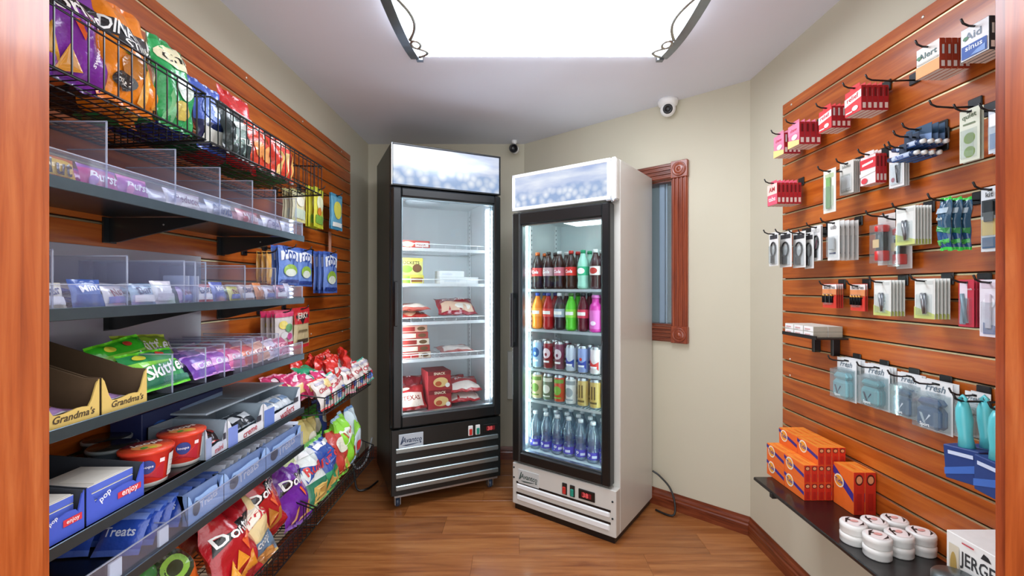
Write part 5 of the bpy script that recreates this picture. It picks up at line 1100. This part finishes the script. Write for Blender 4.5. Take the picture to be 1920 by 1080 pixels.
# ------------------------------------------------------------------ long black shelf low on the panel
ZS = .561
t = thing('wall_shelf', 'long glossy black shelf low on the right slatted panel', 'shelf', (SR, 1.33, ZS))
gl = C('#161213', 'enamel')
obj('board', M().box((-.264, -.53, -.014), (-.0145, .545, 0), gl, .003), t)
for y in (-.3, .45): obj('bracket', M().prism([(-.0142, -.0145), (-.22, -.0145), (-.22, -.022), (-.0142, -.07)], y - .006, y + .006, C('#121212', 'black'), Matrix.Identity(4)), t)
obj('end_clip', M().box((-.268, .40, -.026), (-.24, .42, -.006), C('#121212', 'black'), .002), t)
def tide(label, w, L, h, loc, grp):
    o = tag(obj('detergent_box', M().box((-w / 2, -L / 2, 0), (w / 2, L / 2, h), C('#ea6a20'), .001, cols={'-y': C('#d8301c'), '+y': C('#d8301c'), '+z': C('#f08a2a')})), label, 'detergent box', grp)
    o.location = loc; X = -w / 2 - .0003
    m = M().prints(plane((X, L / 2, 0), (0, -L, 0), (0, 0, h)), [('p', [(.0, .75), (1, .3), (1, .5), (.0, .95)], '#3a2a86'), ('e', .3, .62, .024 / L, .024 / h, '#f4e6d0'), ('e', .3, .62, .019 / L, .019 / h, '#f0a02c'), ('t', 'Tide', .3, .62, .04 / L, '#2c3a8c')], L, h)
    m.prints(plane((-w / 2, -L / 2 - .0003, 0), (w, 0, 0), (0, 0, h)), [('e', .5, .82, .36, .13, '#5a1a18'), ('e', .5, .82, .26, .09, '#e8a070'), ('r', .3, .1, .7, .5, '#c02418')], w, h)
    m.prints(plane((-w / 2, -L / 2, h + .0003), (w, 0, 0), (0, L, 0)), [('r', .1, .1, .3, .9, '#f4a040'), ('r', .6, .3, .8, .7, '#e87a20')], w, L)
    obj('print', m, o)
    return o
x0, wv, Lv, hv = 1.08, .0262, .122, .066
pr = None
for col in range(6):
    for lay_ in range(3):
        if lay_ == 2 and col < 2: continue
        for rr in range(2):
            loc = (x0 + wv * (col + .5), 1.662 + Lv * (rr + .5) + .002 * rr, ZS + .0005 + (hv + .0004) * lay_)
            lb = f'orange detergent box, {("bottom", "middle", "top")[lay_]} layer, {ORN[col]} column from the room, {("near", "far")[rr]} end of the pile'
            if pr is None: pr = tide(lb, wv - .0006, Lv, hv, loc, 'orange detergent boxes in the pile')
            else: dup(pr, loc, None, lb)
for k in range(2):
    tide(('upright orange detergent box on the room side, beside the pile', 'upright orange detergent box next to the slatted panel, beside the pile')[k], .039, .098, .15, (1.205 + .0405 * k, 1.605, ZS + .0005), 'upright orange detergent boxes')
pr = None
for k, (x, y) in enumerate(((1.06, 1.392), (1.075, 1.318), (1.15, 1.33), (1.224, 1.338), (1.134, 1.402), (1.207, 1.412))):
    for j in range(2):
        lb = f'white round tin, {("lower", "upper")[j]} of the {("leftward rear pair at shelf edge", "pair nearest the shelf edge", "middle front pair", "front pair against the panel", "middle rear pair", "rear pair against the panel")[k]}'.replace('leftward rear', 'rear')
        loc = (x, y, ZS + .0005 + .032 * j)
        if pr is None:
            wt = C('#eceae6', 'plastic')
            pr = tag(obj('round_tin', M().lathe([(.033, 0), (.0355, .004), (.0355, .016), (.0360, .0165), (.0362, .027), (.0335, .0312), (.001, .0314)], wt, 28)), lb, 'tin', 'white round tins on the black shelf'); pr.location = loc
            lid = obj('lid_print', M().prints(plane((-.03, -.03, .0316), (.06, 0, 0), (0, .06, 0)), [('e', .5, .5, .48, .48, '#f2e6e2'), ('p', [(.05, .4), (.3, .85), (.6, .97), (.35, .75), (.15, .4)], '#2c2422'), ('p', [(.5, .08), (.85, .2), (.97, .5), (.8, .3)], '#2c2422'), ('e', .55, .55, .2, .12, '#e0a098'), ('e', .35, .65, .1, .05, '#3a302e')], .06, .06), pr)
        else: dup(pr, loc, (0, 0, random.uniform(-.4, .4)), lb)
o = carton('lotion_box', 'white lotion box with black lettering at the near end of shelf', 'lotion box', .17, .155, .18, ('#f0eeea', {'-x': '#eeece8'}), [('t', 'JERGENS', .56, .7, .7, '#3a3a3c', 0, 0, 1.5), ('p', [(.5, .87), (.64, .87), (.6, .93), (.54, .95)], '#2c2c2e'), ('r', .05, .1, .2, .85, '#d9cfb8'), ('e', .12, .55, .05, .2, '#b89a54'), ('p', [(0, 0), (1, 0), (1, .2), (.3, .26), (0, .14)], '#b8944a'), ('r', .25, .93, .42, .95, '#c84a54')])
o.location = (1.18, 1.05, ZS + .0005); o.rotation_euler = (0, 0, -PI / 2)
jt = thing('cream_jar', 'low grey round jar in front of the lotion box', 'jar', (1.052, 1.062, ZS + .0005))
obj('jar_body', M().lathe([(.036, 0), (.041, .006), (.041, .086)], C('#8d9494', 'plastic'), 28), jt)
obj('lid', M().lathe([(.042, .084), (.0432, .088), (.0432, .104), (.039, .11), (.001, .112)], C('#7c8486', 'metal'), 28), jt)

# ------------------------------------------------------------------ packets hung on the left panel beside the shelves
def mk_pack(cols, prints, crump=.7, cat='candy packet', name='candy_packet', D=.018):
    def f(W, H, T):
        b = bag(name, '', cat, W, H, min(D, T), cols, prints, crump=crump, nu=10, nv=12)
        obj('hang_hole', M().box((-.012, -.004, H - .011), (.012, .004, H - .005), C('#1c1a1a', 'plastic')), b)
        for q in [b] + list(b.children):
            for v in q.data.vertices: v.co.z -= H
        return b
    return f
gum = [('e', .5, .6, .35, .2, '#eef2c8'), ('r', .1, .1, .9, .3, '#7fae4a'), ('e', .4, .4, .2, .1, '#e08a3a')]
hang(mk_pack(('#d8d24a', '#c8cc3a'), gum), 'yellow green gummy packet above the first shelf end', 3, (614, 586, 566, 347, 424), 1, .05, group='yellow gummy packets', yawj=.08, Wmax=.14)
hang(mk_pack(('#e4dcae', '#d0cc8a'), [('r', .1, .1, .9, .4, '#c8d6c0'), ('e', .5, .65, .3, .16, '#f0ecd8')]), 'pale cream gummy packet behind the first shelf end', 4, (572, 548, 522, 352, 412), 1, .05, group='cream gummy packets', yawj=.08, Wmax=.14)
hang(mk_pack(('#6aa6c0', '#4a8aa8'), [('e', .5, .55, .35, .25, '#d8d25a'), ('r', .1, .08, .9, .2, '#e8e8e0')]), 'blue and yellow gummy packet hanging last above the slats', 2, (640, 622, 612, 360, 428), 1, .06, group='blue and yellow gummy packets', yawj=.1, Wmax=.14)
obj_p = tag(obj('price_strip', M().box((-.018, -.0006, -.30), (.018, .0006, 0), C('#c08a72', 'paper'))), 'narrow pinkish strip hanging below the blue gummy packets', 'strip'); obj_p.location = (SL + .03, 2.68, 1.70); obj_p.rotation_euler = (0, 0, PI / 2)
blu = [('p', [(.08, .62), (.5, .70), (.92, .62), (.92, .86), (.5, .92), (.08, .86)], '#eef2fa'), ('t', 'Pop', .5, .76, .6, '#35509c', 0, .1, 1.3), ('e', .5, .38, .34, .16, '#9ac04a'), ('e', .5, .32, .26, .1, '#e2ead8'), ('r', .08, .06, .92, .14, '#2b3f86')]
hang(mk_pack(('#d8a048', '#b87f2c'), [('r', .2, .2, .8, .5, '#e8c070')]), 'tan nut packet hanging above the second shelf', 3, (508, 500, 470, 470, 532), 1, .04, group='tan nut packets', yawj=.1, Wmax=.12)
hang(mk_pack(('#6f8ed2', '#4a68b8'), blu), 'blue sour candy packet with white lettering, nearest row', 3, (560, 523, 500, 459, 534), 1, .06, group='blue sour candy packets, nearest row', yawj=.06, Wmax=.17)
hang(mk_pack(('#6c8ccf', '#4a68b8'), blu), 'blue sour candy packet with white lettering, middle row', 2, (586, 556, 545, 464, 537), 1, .07, group='blue sour candy packets, middle row', yawj=.06, Wmax=.17)
hang(mk_pack(('#7390d4', '#4a68b8'), blu), 'blue sour candy packet with white lettering, last row', 4, (636, 605, 582, 470, 550), 1, .04, group='blue sour candy packets, last row', yawj=.06, Wmax=.2)
mul = [('r', .0, .82, 1, .95, '#d83a6a'), ('e', .35, .6, .22, .12, '#e8d25a'), ('e', .65, .5, .2, .12, '#5a9a5a'), ('e', .4, .3, .2, .1, '#e8e8e8'), ('e', .7, .25, .15, .1, '#c84a8a')]
hang(mk_pack(('#d8d0cc', '#c83a5a'), mul), 'multicoloured gummy packet with pink top, third shelf end', 4, (548, 516, 480, 584, 652), 1, .03, group='multicoloured gummy packets', yawj=.06, Wmax=.15)
hang(mk_pack(('#c8b488', '#c8262c'), [('r', .0, .6, 1, .95, '#c8262c'), ('p', [(.2, .82), (.8, .82), (.5, .58)], '#2a1c1c'), ('r', .1, .74, .9, .82, '#2a1c1c'), ('t', 'JERKY', .5, .78, .7, '#e8d8c8'), ('r', .2, .4, .8, .45, '#7a6a4a'), ('r', .15, .12, .85, .22, '#4a3a2a')]), 'red and tan jerky packet with dark shield', 2, (582, 550, 542, 578, 656), 1, .07, group='red and tan jerky packets', Wmax=.16)

# ------------------------------------------------------------------ cords
def cord(name, label, pts, r, col):
    p = [Vector(q) for q in pts]; out = []
    for i in range(len(p) - 1):
        a, b, c, d = p[max(i - 1, 0)], p[i], p[i + 1], p[min(i + 2, len(p) - 1)]
        for k in range(8):
            t = k / 8; out.append(.5 * ((2 * b) + (c - a) * t + (2 * a - 5 * b + 4 * c - d) * t * t + (3 * b - a - 3 * c + d) * t ** 3))
    out.append(p[-1]); tag(obj(name, M().tube(out, r, C(col, 'plastic'), 8)), label, 'power cord')
cord('power_cord', 'black power cord looping on the floor behind the white cooler', [(.85, 2.76, .22), (.885, 2.73, .20), (.93, 2.68, .15), (.945, 2.64, .08), (.935, 2.62, .02), (.90, 2.64, .008), (.85, 2.70, .008)], .006, '#191919')
cord('power_cord', 'grey power cord drooping to the floor beside black freezer', [(-1.165, 3.0, .42), (-1.12, 2.96, .30), (-1.08, 2.93, .20), (-1.04, 2.92, .17), (-1.0, 2.96, .22), (-.985, 3.02, .34)], .006, '#a9b0b4')
cord('power_cord', 'black power cord on the floor beside black freezer', [(-1.16, 3.05, .36), (-1.1, 3.0, .12), (-1.06, 2.95, .02), (-1.0, 2.98, .01), (-.97, 3.1, .008)], .007, '#171717')
